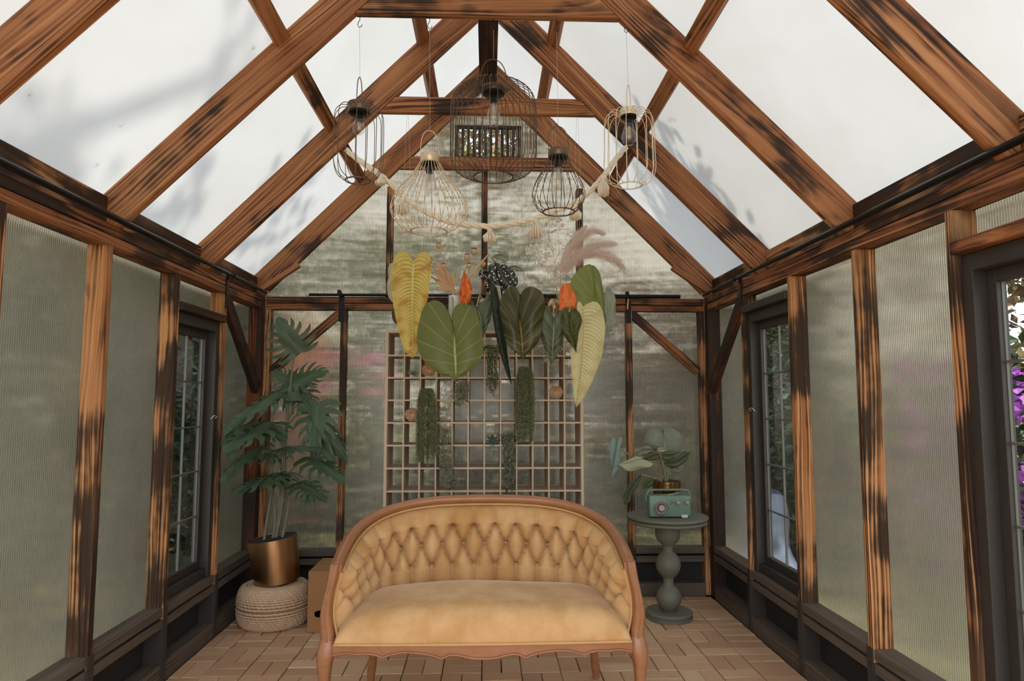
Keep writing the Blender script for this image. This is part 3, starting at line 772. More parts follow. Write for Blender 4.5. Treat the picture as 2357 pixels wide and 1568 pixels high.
o = bag.build('tarpaulin', plain('pale_blue_white_sheet', rgb(120, 126, 140), .5, var=.3, scale=7), smooth=180); tag(o, 'crumpled pale sheet heaped outside the back right window', 'sheet')
# ------------------------------------------------------------------ light
w = bpy.data.worlds.new('daylight'); S.world = w; w.use_nodes = True
nt = w.node_tree; bg = nt.nodes['Background']
tc = nt.nodes.new('ShaderNodeTexCoord'); sx_ = nt.nodes.new('ShaderNodeSeparateXYZ'); nt.links.new(tc.outputs['Generated'], sx_.inputs[0])
rp = nt.nodes.new('ShaderNodeValToRGB'); nt.links.new(sx_.outputs[2], rp.inputs[0])
e = rp.color_ramp.elements
e[0].position = 0.0; e[0].color = (.80, .80, .78, 1); e[1].position = .55; e[1].color = (.66, .77, .92, 1)
nt.links.new(rp.outputs[0], bg.inputs[0])
# the sky is brightest round the sun
dt = nt.nodes.new('ShaderNodeVectorMath'); dt.operation = 'DOT_PRODUCT'; nt.links.new(tc.outputs['Generated'], dt.inputs[0]); dt.inputs[1].default_value = (-.05, -.8, .6)
mr = nt.nodes.new('ShaderNodeMapRange'); nt.links.new(dt.outputs['Value'], mr.inputs[0]); mr.interpolation_type = 'SMOOTHSTEP'
mr.inputs[1].default_value = -.1; mr.inputs[2].default_value = 1; mr.inputs[3].default_value = SKY; mr.inputs[4].default_value = SKY * 2.5
nt.links.new(mr.outputs[0], bg.inputs[1])
sl = bpy.data.lights.new('sun', 'SUN'); sl.energy = SUN; sl.angle = math.radians(1.2); sl.color = (1, .97, .92)
so = bpy.data.objects.new('sun', sl); COL.objects.link(so)
so.rotation_euler = Vector((.05, .62, -.79)).to_track_quat('-Z', 'Y').to_euler()
so.location = (0, 0, 12)
S.view_settings.view_transform = 'Standard'; S.view_settings.look = 'None'; S.view_settings.gamma = 1
S.view_settings.use_curve_mapping = False; S.view_settings.exposure = EXPO
cy = S.cycles
cy.max_bounces = 8; cy.diffuse_bounces = 4; cy.glossy_bounces = 3; cy.transmission_bounces = 6; cy.transparent_max_bounces = 12
cy.sample_clamp_indirect = 6; cy.use_denoising = True; cy.caustics_reflective = False
# ------------------------------------------------------------------ the settee
def velvet():
    t = NT('ochre_velvet')
    p = t.obj()
    n = t.noise(p, 5.5, 4, .6); f = t.noise(p, 160, 3)
    n = t.n('ShaderNodeMapRange', interpolation_type='SMOOTHSTEP', i={0: n, 1: .32, 2: .68}).outputs[0]
    c = t.mix(n, rgb(180, 136, 86), rgb(204, 166, 120))
    c = t.mix(t.math('MULTIPLY', t.noise(p, 18, 3), .35), c, rgb(178, 132, 78))
    return t.fin(t.bsdf(c, .72, bump=f, bstr=.12, bdist=.002, Sheen_Weight=.5, Sheen_Roughness=.3, Sheen_Tint=(1, .92, .80, 1), Specular_IOR_Level=.2))


def polished():
    t = NT('reddish_brown_polished_wood')
    p = t.obj()
    n = t.noise(t.vmath('MULTIPLY', p, (6, 6, 22)), 2.0, 4)
    c = t.mix(n, rgb(138, 90, 58), rgb(172, 120, 84))
    c = t.mix(t.math('MULTIPLY', t.noise(p, 60, 4), .3), c, rgb(112, 66, 42))
    return t.fin(t.bsdf(c, .33, Specular_IOR_Level=.5))


M['velvet'] = velvet(); M['frame_wood'] = polished()
M['welt'] = plain('ochre_piping', rgb(190, 146, 90), .7)
SX, SY = -.010, 2.84
sofa = thing('settee', 'ochre velvet settee with button tufted back and carved brown wooden frame', 'sofa', (SX, SY, 0))
AA, BB, NN = .638, .595, 3.6


def plan(phi, off=0.0):
    """U shaped plan of the back, phi 0..pi from right arm front round the back to the left arm front"""
    c_, s_ = cos(phi), max(0., sin(phi))
    x = AA * (1 if c_ >= 0 else -1) * abs(c_) ** (2 / NN); y = BB * s_ ** (2 / NN)
    return Vector((x, y, 0))


# arc length table of the U
NT_ = 400
UU = []
for i in range(NT_ + 1):
    # finer sampling near the fronts
    UU.append(plan(pi * i / NT_))
front_ext = .0
UL = [0]
for i in range(1, NT_ + 1): UL.append(UL[-1] + (UU[i] - UU[i - 1]).length)
TOT = UL[-1]


def uat(s):
    s = min(max(s, 0), TOT); lo, hi = 0, NT_
    while hi - lo > 1:
        md = (lo + hi) // 2
        if UL[md] <= s: lo = md
        else: hi = md
    t = (s - UL[lo]) / max(1e-9, UL[hi] - UL[lo])
    p = UU[lo].lerp(UU[hi], t)
    a, b = UU[max(0, lo - 3)], UU[min(NT_, hi + 3)]
    tg = (b - a).normalized(); nrm = Vector((-tg.y, tg.x, 0))     # points inward
    if nrm.dot(Vector((0, .25, 0)) - p) < 0: nrm = -nrm
    return p, nrm


def railz(p):
    f = min(1, max(0, p.y / BB))
    return .700 + .150 * f ** .85 + .035 * (1 - min(1, abs(p.x) / AA) ** 2.2) * f


SEATZ = .405
O_ = Vector((SX, SY, 0))
PITCH_B = .1115
r1, r2, r3 = .765, .667, .570      # button rows as heights


def tuft(s, z):
    """inward puff of the upholstery at arc position s, height z"""
    u = (s - TOT / 2) / PITCH_B
    if z > r1 or z < r3:
        k = abs(sin(pi * (u + .5)))
        e_ = (z - r1) / .1 if z > r1 else (r3 - z) / .12
        return (.42 + .58 * k ** .42) * (1 - .25 * min(1, e_))
    v = (r1 - z) / ((r1 - r3) / 2)              # 0..2
    a, b = (u + .5 + v / 2), (u + .5 - v / 2)
    k = (abs(sin(pi * a)) * abs(sin(pi * b))) ** .27
    ua = round(a) ; ub = round(b)
    r2 = ((a - ua) + (b - ub)) ** 2 * .25 + ((a - ua) - (b - ub)) ** 2 * .25
    return k - .35 * exp(-r2 / .012)


def flare(p, z):
    pts = ((.40, .014), (.455, .018), (.50, .026), (.54, .030), (.60, .024), (.66, .010), (.72, 0.))
    f = 0
    for (a, b), (c_, d) in zip(pts, pts[1:]):
        if a <= z <= c_: f = b + (d - b) * (z - a) / (c_ - a)
    return f * exp(-(p.y / .16) ** 2)


def back_pt(u, v):
    s = .012 + (TOT - .024) * u
    p, n = uat(s)
    zt = railz(p) - .030; zb = SEATZ + .02
    # the arm front is lower: scale the tufting rows with the local height
    z = zb + (zt - zb) * v
    zz = .425 + (z - zb) / max(.01, zt - zb) * (.845 - .425)
    k = tuft(s, zz)
    edge = min(1, (1 - v) * 7) ** .5 * min(1, v * 8) ** .5 * min(1, u * 30) ** .5 * min(1, (1 - u) * 30) ** .5
    lean = .05 * (v - .2) * min(1, p.y / BB * 1.3)
    d = .014 + .074 * k * edge - lean * .5 - flare(p, z)
    return O_ + Vector((p.x, p.y + lean * .4, z)) + n * d


mb = MB(); mb.grid(back_pt, 420, 64)
mb.build('tufted_back', M['velvet'], sofa, 180, fixn=False)
# outer shell of the back
mb = MB()


def shell_pt(u, v):
    s = TOT * u; p, n = uat(s); zt = railz(p) - .012; zb = .36
    return O_ + Vector((p.x, p.y, zb + (zt - zb) * v)) - n * (.012 + .02 * sin(pi * v) + flare(p, zb + (zt - zb) * v))


mb.grid(shell_pt, 160, 8); mb.build('outer_back', M['velvet'], sofa, 180)
# buttons
bproto = None


def brow(zz, half):
    ks = []
    n = int(TOT / 2 / PITCH_B) + 1
    for k in range(-n, n + 1):
        s = TOT / 2 + (k + (.5 if half else 0)) * PITCH_B
        if .05 < s < TOT - .05: ks.append(s)
    return [(s, zz) for s in ks]


for s, zz in brow(r1, True) + brow(r2, False) + brow(r3, True):
    p, n = uat(s); zt = railz(p) - .030; zb = SEATZ + .02
    v = (zz - .425) / (.845 - .425)
    lean = .05 * (v - .2) * min(1, p.y / BB * 1.3)
    pos = O_ + Vector((p.x, p.y + lean * .4, zb + (zt - zb) * v)) + n * (.019 - lean * .5 - flare(p, zb + (zt - zb) * v))
    if bproto is None:
        bproto = MB().ball((0, 0, 0), .0085, 10, 6, (1, 1, .6)).build('button', M['welt'], None, 180); bb_ = bproto
    else:
        bb_ = bproto.copy(); COL.objects.link(bb_)
    bb_.parent = sofa; bb_.location = pos - O_; bb_.rotation_euler = n.to_track_quat('Z', 'Y').to_euler()
# crest rail: moulded wood swept over the U from post to post
prof = [(-.026, -.020), (-.030, -.004), (-.026, .008), (-.014, .012), (-.008, .018), (.008, .019), (.015, .013), (.020, .010), (.023, .002), (.020, -.012), (.012, -.020)]
mb = MB(); base = 0; NS = 180; npf = len(prof)
for i in range(NS + 1):
    s = TOT * i / NS; p, n = uat(s); z = railz(p)
    lean = .016 * min(1, p.y / BB * 1.3)
    for a, b in prof: mb.v.append(O_ + Vector((p.x, p.y + lean, z + b)) + n * a)
for i in range(NS):
    for k in range(npf):
        l = (k + 1) % npf
        mb.f.append((i * npf + k, i * npf + l, (i + 1) * npf + l, (i + 1) * npf + k))
mb.f.append(tuple(range(npf))); mb.f.append(tuple(NS * npf + k for k in range(npf)))
mb.build('crest_rail', M['frame_wood'], sofa, 40)
# piping under the rail
mb = MB(); pts = []
for i in range(161):
    s = .02 + (TOT - .04) * i / 160; p, n = uat(s); pts.append(O_ + Vector((p.x, p.y + .01 * min(1, p.y / BB), railz(p) - .024)) + n * .026)
mb.tube(pts, .0045, 6); mb.build('back_piping', M['welt'], sofa, 180)
for sx in (-1, 1):
    MB().tube(smoothline([O_ + Vector((sx * x_, -.012, z_)) for x_, z_ in ((.612, .682), (.618, .66), (.634, .60), (.642, .54), (.640, .50), (.630, .455), (.624, .42))], 24), .0045, 6).build('post_piping', M['welt'], sofa, 180)


# front stiles with cabriole legs, one loft each side: (z, x outer, x inner, y front, y back)
def stile(sx):
    st = [(.716, .664, .622, -.022, .030), (.66, .672, .632, -.030, .030), (.60, .684, .646, -.038, .026), (.54, .696, .652, -.042, .026), (.50, .699, .648, -.044, .03), (.455, .694, .640, -.044, .03),
          (.425, .694, .636, -.046, .03)]
    return st


def loft(mb, st, sx):
    nseg = 14; base = len(mb.v)
    for z, xo, xi, yf, yb in st:
        cx, cy_ = (xo + xi) / 2, (yf + yb) / 2; hx, hy = abs(xo - xi) / 2, abs(yb - yf) / 2
        for k in range(nseg):
            a = 2 * pi * k / nseg; c_, s_ = cos(a), sin(a); e_ = 2 / 3.2
            mb.v.append(O_ + Vector((sx * (cx + hx * (1 if c_ > 0 else -1) * abs(c_) ** e_), cy_ + hy * (1 if s_ > 0 else -1) * abs(s_) ** e_, z)))
    for i in range(len(st) - 1):
        for k in range(nseg):
            l = (k + 1) % nseg
            mb.f.append((base + i * nseg + k, base + i * nseg + l, base + (i + 1) * nseg + l, base + (i + 1) * nseg + k))
    mb.f.append(tuple(base + k for k in range(nseg))); mb.f.append(tuple(base + (len(st) - 1) * nseg + k for k in range(nseg)))


def dense(st, n=40):
    out = []
    m_ = len(st)
    P = [[q[j] for q in st] for j in range(5)]
    for i in range(n + 1):
        f = i / n * (m_ - 1); k = min(m_ - 2, int(f)); t = f - k; r = []
        for j in range(5):
            a = P[j][max(0, k - 1)]; b = P[j][k]; c_ = P[j][k + 1]; d = P[j][min(m_ - 1, k + 2)]
            r.append(.5 * (2 * b + (c_ - a) * t + (2 * a - 5 * b + 4 * c_ - d) * t * t + (3 * b - a - 3 * c_ + d) * t ** 3))
        out.append(tuple(r))
    return out


for sx in (-1, 1):
    mb = MB(); loft(mb, dense(stile(sx)), sx); mb.build('arm_post', M['frame_wood'], sofa, 50)
    # bead along the post face
    mb = MB(); mb.tube([O_ + Vector((sx * (q[1] * .42 + q[2] * .58), q[3] - .001, q[0])) for q in dense(stile(sx), 24)], .0045, 6); mb.build('post_bead', M['frame_wood'], sofa, 180)
    leg = [(.428, .694, .632, -.046, .032), (.395, .703, .630, -.054, .032), (.365, .708, .634, -.058, .030), (.33, .704, .644, -.056, .024), (.27, .696, .650, -.048, .012), (.20, .688, .650, -.040, .002),
           (.13, .684, .652, -.036, -.002), (.07, .688, .656, -.040, -.004), (.03, .698, .658, -.052, -.006), (.0, .700, .660, -.054, -.008)]
    mb = MB(); loft(mb, dense(leg), sx); mb.build('leg', M['frame_wood'], sofa, 60)
    rl_ = [(.40, .50, .455, .555, .605), (.33, .497, .455, .57, .615), (.24, .492, .452, .585, .628), (.15, .498, .458, .60, .64), (.07, .512, .466, .62, .665), (.02, .514, .476, .635, .672), (0., .510, .478, .637, .672)]
    rl = [(q[0], q[1] + .10, q[2] + .10, q[3], q[4]) for q in rl_]
    mb = MB(); loft(mb, dense(rl), sx); mb.build('leg', M['frame_wood'], sofa, 60)
# scalloped seat rail
hx = .64
sc = [(0, .352), (.05, .354), (.11, .366), (.145, .366), (.17, .356), (.185, .354), (.20, .361), (.26, .373), (.33, .378), (.38, .372), (.42, .362), (.435, .360), (.445, .366), (.49, .374), (.53, .371), (.57, .376), (.61, .372), (.64, .366)]
poly = [(-a, b) for a, b in reversed(sc)] + [(a, b) for a, b in sc[1:]]
top = .413
mb = MB()
pts_b = smoothline([(a, 0, b) for a, b in poly], 160)
for i, q in enumerate(pts_b):
    bow = -.040 - .012 * (1 - (q.x / hx) ** 2)
    for yy, zz in ((bow, top), (bow - .003, (top + q.z) / 2), (bow, q.z), (bow + .028, q.z), (bow + .028, top)):
        mb.v.append(O_ + Vector((q.x, yy, zz)))
for i in range(160):
    for k in range(5):
        l = (k + 1) % 5; mb.f.append((i * 5 + k, i * 5 + l, i * 5 + 5 + l, i * 5 + 5 + k))
mb.build('seat_rail', M['frame_wood'], sofa, 40)
mb = MB(); mb.tube([O_ + Vector((q.x, -.044 - .012 * (1 - (q.x / hx) ** 2), q.z + .007)) for q in pts_b], .0045, 6); mb.build('rail_bead', M['frame_wood'], sofa, 180)
mb = MB()
for sx in (-1, 1): mb.box(O_ + Vector((sx * .625, .26, .385)), (.03, .56, .055))
mb.box(O_ + Vector((0, .585, .385)), (1.16, .03, .055)); mb.build('side_rail', M['frame_wood'], sofa)


# seat
def seat_pt(u, v):
    x = (2 * u - 1)
    yf = -.052 - .012 * (1 - x * x); yb = .555
    y = yf + (yb - yf) * v
    w_ = .632 if y < .3 else .632 - .10 * ((y - .3) / .26) ** 2
    ex = (1 - abs(x) ** 10) ** .5 if abs(x) < 1 else 0
    fv = min(1, v / .22); fr = (1 - (1 - fv) ** 3.2) ** .5
    bk = 1 - .42 * max(0, (v - .55) / .45) ** 2
    cr = .098 + .038 * (1 - x ** 4) + .006 * cos(5.2 * x + .6)
    return O_ + Vector((x * w_, y - (.004 * sin(pi * fr)), .413 + cr * fr * bk * (ex ** .8)))


mb = MB(); mb.grid(lambda u, v: seat_pt(.5 - .5 * cos(pi * u), v ** 1.6), 90, 60)
mb.build('seat_cushion', M['velvet'], sofa, 180)
mb = MB(); mb.tube([O_ + Vector(((2 * i / 60 - 1) * .632, -.056 - .012 * (1 - (2 * i / 60 - 1) ** 2), .417)) for i in range(61)], .006, 8); mb.build('seat_piping', M['welt'], sofa, 180)

sofa.scale = (.93, 1, 1)
# ------------------------------------------------------------------ wire lanterns
def lantern(name_lab, cx, capy, capw, prof, hook, nw, mat, ring, bulb, Y=2.965, handle=None):
    """prof: list of (half width px, y px) of the cage from cap to ring"""
    k = Y / FPX
    top = at(cx, capy[0], Y)
    t = thing('wire_lantern', name_lab, 'lantern', top, 'wire lanterns hung from the collar tie')
    ax = top.copy()
    z = lambda py: at(cx, py, Y).z
    r = capw / 2 * k
    mb = MB(); z0, z1 = z(capy[1]), z(capy[0])
    mb.lathe([(r * .96, z0), (r, z0 + .002), (r, z1 - .006), (r * .97, z1), (r * .90, z1 - .002)], (ax.x, ax.y, 0), 36)
    mb.build('cap', M[mat], t, 50)
    mb = MB(); mb.lathe([(.0001, z0 + .004), (r * .93, z0 + .004), (r * .96, z0 - .006), (r * .8, z0 - .012), (.0001, z0 - .012)], (ax.x, ax.y, 0), 32)
    mb.lathe([(.0001, z0 + .00), (.017, z0 + .00), (.017, z0 - .045), (.0001, z0 - .047)], (ax.x, ax.y, 0), 20)
    mb.build('socket', M['blackmetal'], t, 50)
    mb = MB()
    P = smoothline([(w_ * k, 0, z(py)) for w_, py in prof], 26)
    for i in range(nw):
        a = 2 * pi * (i + .5) / nw
        mb.tube([(ax.x + q.x * cos(a), ax.y + q.x * sin(a), q.z) for q in P], .0017, 5)
    mb.build('cage_wires', M[mat], t, 180)
    rr, ry = ring; rr *= k; zr = z(ry)
    mb = MB(); mb.tube([(ax.x + rr * cos(2 * pi * i / 40), ax.y + rr * sin(2 * pi * i / 40), zr) for i in range(40)], .0032, 6, closed=True); mb.build('bottom_ring', M[mat], t, 180)
    # bulb
    b0, b1, bw = bulb; zt, zb = z(b0), z(b1); R_ = bw / 2 * k; H = zt - zb
    mb = MB(); mb.lathe([(.013, zt), (.014, zt - .1 * H), (R_ * .70, zt - .38 * H), (R_ * .97, zt - .62 * H), (R_, zt - .72 * H), (R_ * .86, zt - .86 * H), (R_ * .5, zt - .96 * H), (.0001, zt - H)], (ax.x, ax.y, 0), 24)
    bo = mb.build('bulb', M['bulb'], t, 180, fixn=True)
    mb = MB()
    for i in range(8):
        a = 2 * pi * i / 8
        mb.tube([(ax.x + .006 * cos(a), ax.y + .006 * sin(a), zt - .25 * H), (ax.x + .011 * cos(a), ax.y + .011 * sin(a), zt - .72 * H), (ax.x + .006 * cos(a + .4), ax.y + .006 * sin(a + .4), zt - .75 * H)], .0006, 4)
    mb.tube([(ax.x, ax.y, zt), (ax.x, ax.y, zt - .7 * H)], .003, 6)
    mb.build('filament', M['filament'], bo, 180)
    # handle
    hy, hw, rot = handle; zh = z(hy); H = zh - z1; hw = hw / 2 * k
    cr, srr = cos(rot), sin(rot)
    P = [(-1, -.004 / max(H, .01)), (-1, .35), (-.86, .68), (-.5, .92), (0, 1), (.5, .92), (.86, .68), (1, .35), (1, -.004 / max(H, .01))]
    Q = smoothline([(ax.x + a * hw * cr, ax.y + a * hw * srr, z1 + b * H) for a, b in P], 40)
    mb = MB(); mb.tube(Q, .0022, 6); mb.build('handle', M[mat], t, 180)
    # thread to a hook screwed in the collar tie
    hk = at(hook[0], hook[1], Y)
    hz = 3.1
    hk = Vector((hk.x, Y, hz))
    mb = MB(); mb.tube([Vector((ax.x, ax.y, zh)), hk - Vector((0, 0, .055))], .0007, 4); mb.build('thread', M['thread'], t, 180)
    h = thing('screw_hook', f'small wire hook in the collar tie holding the {" ".join(name_lab.split(",")[0].split()[:6])}', 'hook', hk, 'screw hooks under the collar tie')
    mb = MB(); mb.tube([hk + Vector((0, 0, .008)), hk - Vector((0, 0, .022)), hk - Vector((.006, 0, .03)), hk - Vector((.009, 0, .042)), hk - Vector((.002, 0, .054)), hk - Vector((-.008, 0, .05)), hk - Vector((-.011, 0, .04))], .0016, 6)
    mb.build('shank', M['blackmetal'], h, 180)


M['bronze'] = plain('dark_bronze_wire', rgb(112, 92, 74), .4, .75)
M['antique'] = plain('antique_bronze_wire', rgb(96, 78, 62), .4, .75)
M['cream_wire'] = plain('cream_painted_wire', rgb(226, 212, 186), .45, .1)
M['gold_wire'] = plain('pale_gold_wire', rgb(214, 190, 158), .35, .45)
M['filament'] = plain('pale_filament', rgb(226, 214, 190), .5)
M['thread'] = plain('pale_thread', rgb(190, 184, 174), .8)
lantern('bronze cylinder lantern at the left end, with narrow top', 827, (238, 258), 52, [(26, 246), (42, 248), (55, 262), (58, 290), (58, 340), (57, 375), (48, 402), (28, 416)], (828, 50), 15, 'bronze', (28, 416), (264, 311, 29), handle=(178, 19, 1.1))
lantern('pale gold cone lantern with wide round belly, second in the row', 989, (356, 376), 44, [(22, 374), (42, 405), (72, 440), (88, 470), (89, 490), (78, 510), (60, 525), (42, 533)], (989, 50), 26, 'gold_wire', (42, 533), (385, 445, 34), handle=(301, 43, .35))
lantern('largest lantern, a wide dark bronze cage in the middle', 1136, (200, 214), 56, [(28, 212), (46, 196), (72, 204), (94, 222), (101, 250), (102, 310), (101, 365), (90, 390), (68, 402), (46, 408)], (1136, 50), 36, 'antique', (46, 408), (230, 292, 34), handle=(137, 62, .15))
lantern('dark bronze teardrop lantern, fourth in the row', 1285, (345, 362), 48, [(22, 360), (34, 386), (52, 416), (62, 442), (60, 462), (50, 480), (37, 488)], (1281, 56), 18, 'bronze', (37, 488), (376, 438, 35), handle=(291, 50, .2))
lantern('cream cylinder lantern at the right end, with narrow top', 1447, (252, 268), 42, [(21, 264), (36, 258), (53, 268), (59, 290), (60, 345), (61, 390), (52, 415), (28, 427)], (1441, 60), 15, 'cream_wire', (28, 427), (274, 335, 36), handle=(196, 24, 1.0))

# ------------------------------------------------------------------ rope garland
M['rope'] = plain('natural_cotton_rope', rgb(240, 228, 206), .9, scale=60, var=.16)
GY = 3.885
gpts = [(797, 345), (830, 372), (868, 398), (905, 428), (940, 462), (985, 490), (1040, 512), (1090, 518), (1127, 521), (1180, 514), (1230, 503), (1280, 484), (1325, 466), (1360, 438), (1392, 402), (1415, 370), (1442, 338)]
G = smoothline([at(a, b, GY - .06 * sin(pi * i / 16)) for i, (a, b) in enumerate(gpts)], 220)
gar = thing('rope_garland', 'twisted cream rope garland with tassels slung between the rafters', 'garland', G[0])
mb = MB()
tt = 0
for st in range(3):
    pts = []
    for i, q in enumerate(G):
        tg = (G[min(i + 1, 220)] - G[max(i - 1, 0)]).normalized(); u = tg.cross(Vector((0, 1, 0))).normalized(); v = tg.cross(u)
        a = i * .34 + st * 2 * pi / 3
        pts.append(q + (u * cos(a) + v * sin(a)) * .0085)
    mb.tube(pts, .0092, 8)
mb.build('rope', M['rope'], gar, 180)


def tassel(px, py, L, w):
    p = at(px, py, GY - .05)
    k = GY / FPX; L *= k; w *= k
    mb = MB(); rnd = random.Random(int(px))
    mb.ball(p - Vector((0, 0, .012)), .016, 12, 8); mb.tube([p - Vector((0, 0, .022)), p - Vector((0, 0, .034))], .013, 10)
    for i in range(110):
        a = rnd.uniform(0, 6.28); r = sqrt(rnd.random())
        q0 = p + Vector((cos(a) * r * .012, sin(a) * r * .012, -.026)); q2 = p + Vector((cos(a) * r * w / 2, sin(a) * r * w / 2, -L * rnd.uniform(.92, 1.05)))
        q1 = (q0 + q2) / 2 + Vector((cos(a) * r * w * .22, sin(a) * r * w * .06, -L * .0))
        mb.tube([q0, q1, q2], [.003, .003, .002], 5)
    mb.build('tassel', M['rope'], gar, 180)


for q in ((876, 402, 24, 22), (927, 455, 38, 28), (1127, 524, 33, 28), (1233, 502, 46, 30), (1324, 470, 36, 27), (1388, 405, 48, 26)): tassel(*q)
# ------------------------------------------------------------------ traced leaves
def vein_leaf(name, base, edge, vein, n=9, vw=.10, mid=.035, alt=None, nalt=0, rough=.45, trans=.22, curve=.0, noise=.25, midc=None):
    """leaf blade: uv.x = signed side (-1..1) * .5 + .5, uv.y = 0 base .. 1 tip; veins leave the midrib at equal steps"""
    t = NT(name)
    uv = t.n('ShaderNodeUVMap'); sp = t.n('ShaderNodeSeparateXYZ', i={0: uv.outputs[0]})
    s = t.math('ABSOLUTE', t.math('MULTIPLY', t.math('SUBTRACT', sp.outputs[0], .5), 2.))
    v = t.math('SUBTRACT', sp.outputs[1], t.math('MULTIPLY', t.math('MULTIPLY', s, s), curve))
    ph = t.math('FRACT', t.math('ADD', t.math('MULTIPLY', v, n), .5))
    dv = t.math('ABSOLUTE', t.math('SUBTRACT', ph, .5))
    wv = t.n('ShaderNodeMapRange', interpolation_type='SMOOTHSTEP', i={0: dv, 1: 0.0, 2: vw, 3: 1., 4: 0.})
    side = t.math('MULTIPLY', wv.outputs[0], t.math('SUBTRACT', 1., t.math('MULTIPLY', s, .6)))
    md = t.n('ShaderNodeMapRange', interpolation_type='SMOOTHSTEP', i={0: s, 1: mid * .4, 2: mid * 1.6, 3: 1., 4: 0.})
    p = t.n('ShaderNodeTexCoord').outputs['Object']
    nz = t.noise(p, 14, 4)
    c = t.mix(nz, base, edge)
    if alt:
        q = t.n('ShaderNodeMapRange', interpolation_type='SMOOTHSTEP', i={0: t.noise(t.vmath('MULTIPLY', uv.outputs[0], (1.2, nalt, 1)), 1.0, 3), 1: .46, 2: .62})
        c = t.mix(q.outputs[0], c, alt)
    c = t.mix(t.math('MULTIPLY', side, .8), c, vein); c = t.mix(t.math('MULTIPLY', md.outputs[0], .9), c, midc or vein)
    a = t.bsdf(c, rough, bump=t.math('ADD', side, t.math('MULTIPLY', md.outputs[0], 1.5)), bstr=.35, bdist=.004, Specular_IOR_Level=.35)
    b = t.n('ShaderNodeBsdfTranslucent', i={'Color': c})
    mx = t.n('ShaderNodeMixShader', i={0: trans, 1: a, 2: b.outputs[0]})
    return t.fin(mx.outputs[0])


def half_uv(mb, Mid, Edge, sgn, depth, nu, nv):
    def fn(u, v):
        return depth(Mid, Edge, u, v, sgn)
    mb.grid(fn, nu, nv, uvfn=lambda u, v: (.5 + .5 * sgn * v, u))


def traced_leaf(name, label, cat, mid, left, right, Y, mat, conv=lambda x, y: (x, y), tilt=(0, 0), bulge=.02, pleat=0, pamp=0, droop=0., group=None, parent=None, stem=None, part='blade', wave=0, stem_mat=None, cup=0, prefine=40, adv=1.0):
    """mid: base (petiole joint) to tip; left / right: the edge from the notch round the lobe to the tip (photo pixels)"""
    N = prefine
    if pleat: N = max(N, pleat * 6)
    C_ = lambda P: smoothline([Vector((*conv(a, b), 0)) for a, b in P], N)
    Mi = C_(mid)
    c0 = Mi[0]; c1 = Mi[-1]
    Lp, Rp = C_(left), C_(right)
    ax = (c1 - c0).normalized()
    def P3(px, s, t, sg):
        q = px - c0
        dy = tilt[0] * q.x + tilt[1] * q.y
        out = bulge * sin(pi * min(1, s * .9 + .05)) * sin(pi * min(1, t * .9 + .08)) + cup * s * s
        if pleat: out += pamp * cos(2 * pi * (t - .10 * s * s) * pleat) * (min(1, s * 6)) * (1 - s ** 4)
        if wave: out += wave * sin(t * 17 + sg) * s * s
        dpt = Y + dy * Y / FPX + droop * t * t
        return at(px.x, px.y, dpt) + Vector((0, -out, 0))
    root = at(c0.x, c0.y, Y)
    o_parent = parent
    if parent is None: o_parent = thing(name, label, cat, root, group)
    mb = MB()
    for sg, E_ in ((-1, Lp), (1, Rp)):
        nu, nv = N, 14
        def fn(u, v, E_=E_, sg=sg):
            i = min(N, int(round(u * N))); fe = N * u ** adv; ie = min(N - 1, int(fe)); ed = E_[ie].lerp(E_[ie + 1], fe - ie)
            px = Mi[i].lerp(ed, v)
            return P3(px, v, u, sg)
        mb.grid(fn, nu, nv, uvfn=lambda u, v, sg=sg: (.5 + .5 * sg * v, u))
    bl = mb.build(part, mat, o_parent, 180, fixn=False)
    if stem:
        Q = smoothline(stem, 16)
        mb = MB(); mb.tube(Q, [.0055 - .002 * i / 16 for i in range(17)], 7)
        mb.build('petiole', stem_mat or M['petiole'], o_parent, 180)
    return o_parent


M['petiole'] = plain('pale_green_petiole', rgb(150, 150, 96), .6)
M['lf_yellow'] = vein_leaf('yellow_pleated_leaf', rgb(214, 188, 92), rgb(228, 208, 124), rgb(158, 134, 66), n=30, vw=.32, mid=.05, alt=rgb(190, 146, 66), nalt=7, curve=.10, midc=rgb(222, 216, 150))
M['lf_cream'] = vein_leaf('cream_pleated_leaf', rgb(214, 206, 152), rgb(226, 220, 172), rgb(186, 168, 112), n=30, vw=.30, mid=.05, alt=rgb(204, 192, 136), nalt=7, curve=.10, midc=rgb(206, 198, 146))
M['lf_heart'] = vein_leaf('olive_green_heart_leaf', rgb(94, 102, 50), rgb(116, 120, 66), rgb(186, 186, 130), n=7, vw=.045, mid=.030)
M['lf_lime'] = vein_leaf('fresh_green_heart_leaf', rgb(118, 128, 64), rgb(142, 150, 86), rgb(190, 196, 130), n=7, vw=.05, mid=.03, trans=.3)
M['lf_darkrib'] = vein_leaf('black_green_pleated_leaf', rgb(22, 28, 20), rgb(34, 40, 28), rgb(70, 76, 56), n=40, vw=.2, mid=.05, curve=.1)
M['lf_pale'] = vein_leaf('pale_leaf_underside', rgb(176, 176, 140), rgb(190, 190, 156), rgb(204, 202, 172), n=30, vw=.2, mid=.05, curve=.1)
M['lf_darkheart'] = vein_leaf('dark_bronze_green_leaf', rgb(46, 50, 24), rgb(70, 72, 36), rgb(170, 130, 60), n=7, vw=.05, mid=.030, alt=rgb(92, 90, 62), nalt=8, rough=.32)
M['lf_grey'] = vein_leaf('grey_green_arrow_leaf', rgb(78, 88, 64), rgb(104, 112, 86), rgb(176, 180, 150), n=8, vw=.05, mid=.03, alt=rgb(60, 72, 52), nalt=8)
M['lf_silver'] = vein_leaf('silver_green_leaf', rgb(128, 138, 118), rgb(156, 164, 146), rgb(186, 190, 170), n=8, vw=.06, mid=.03)
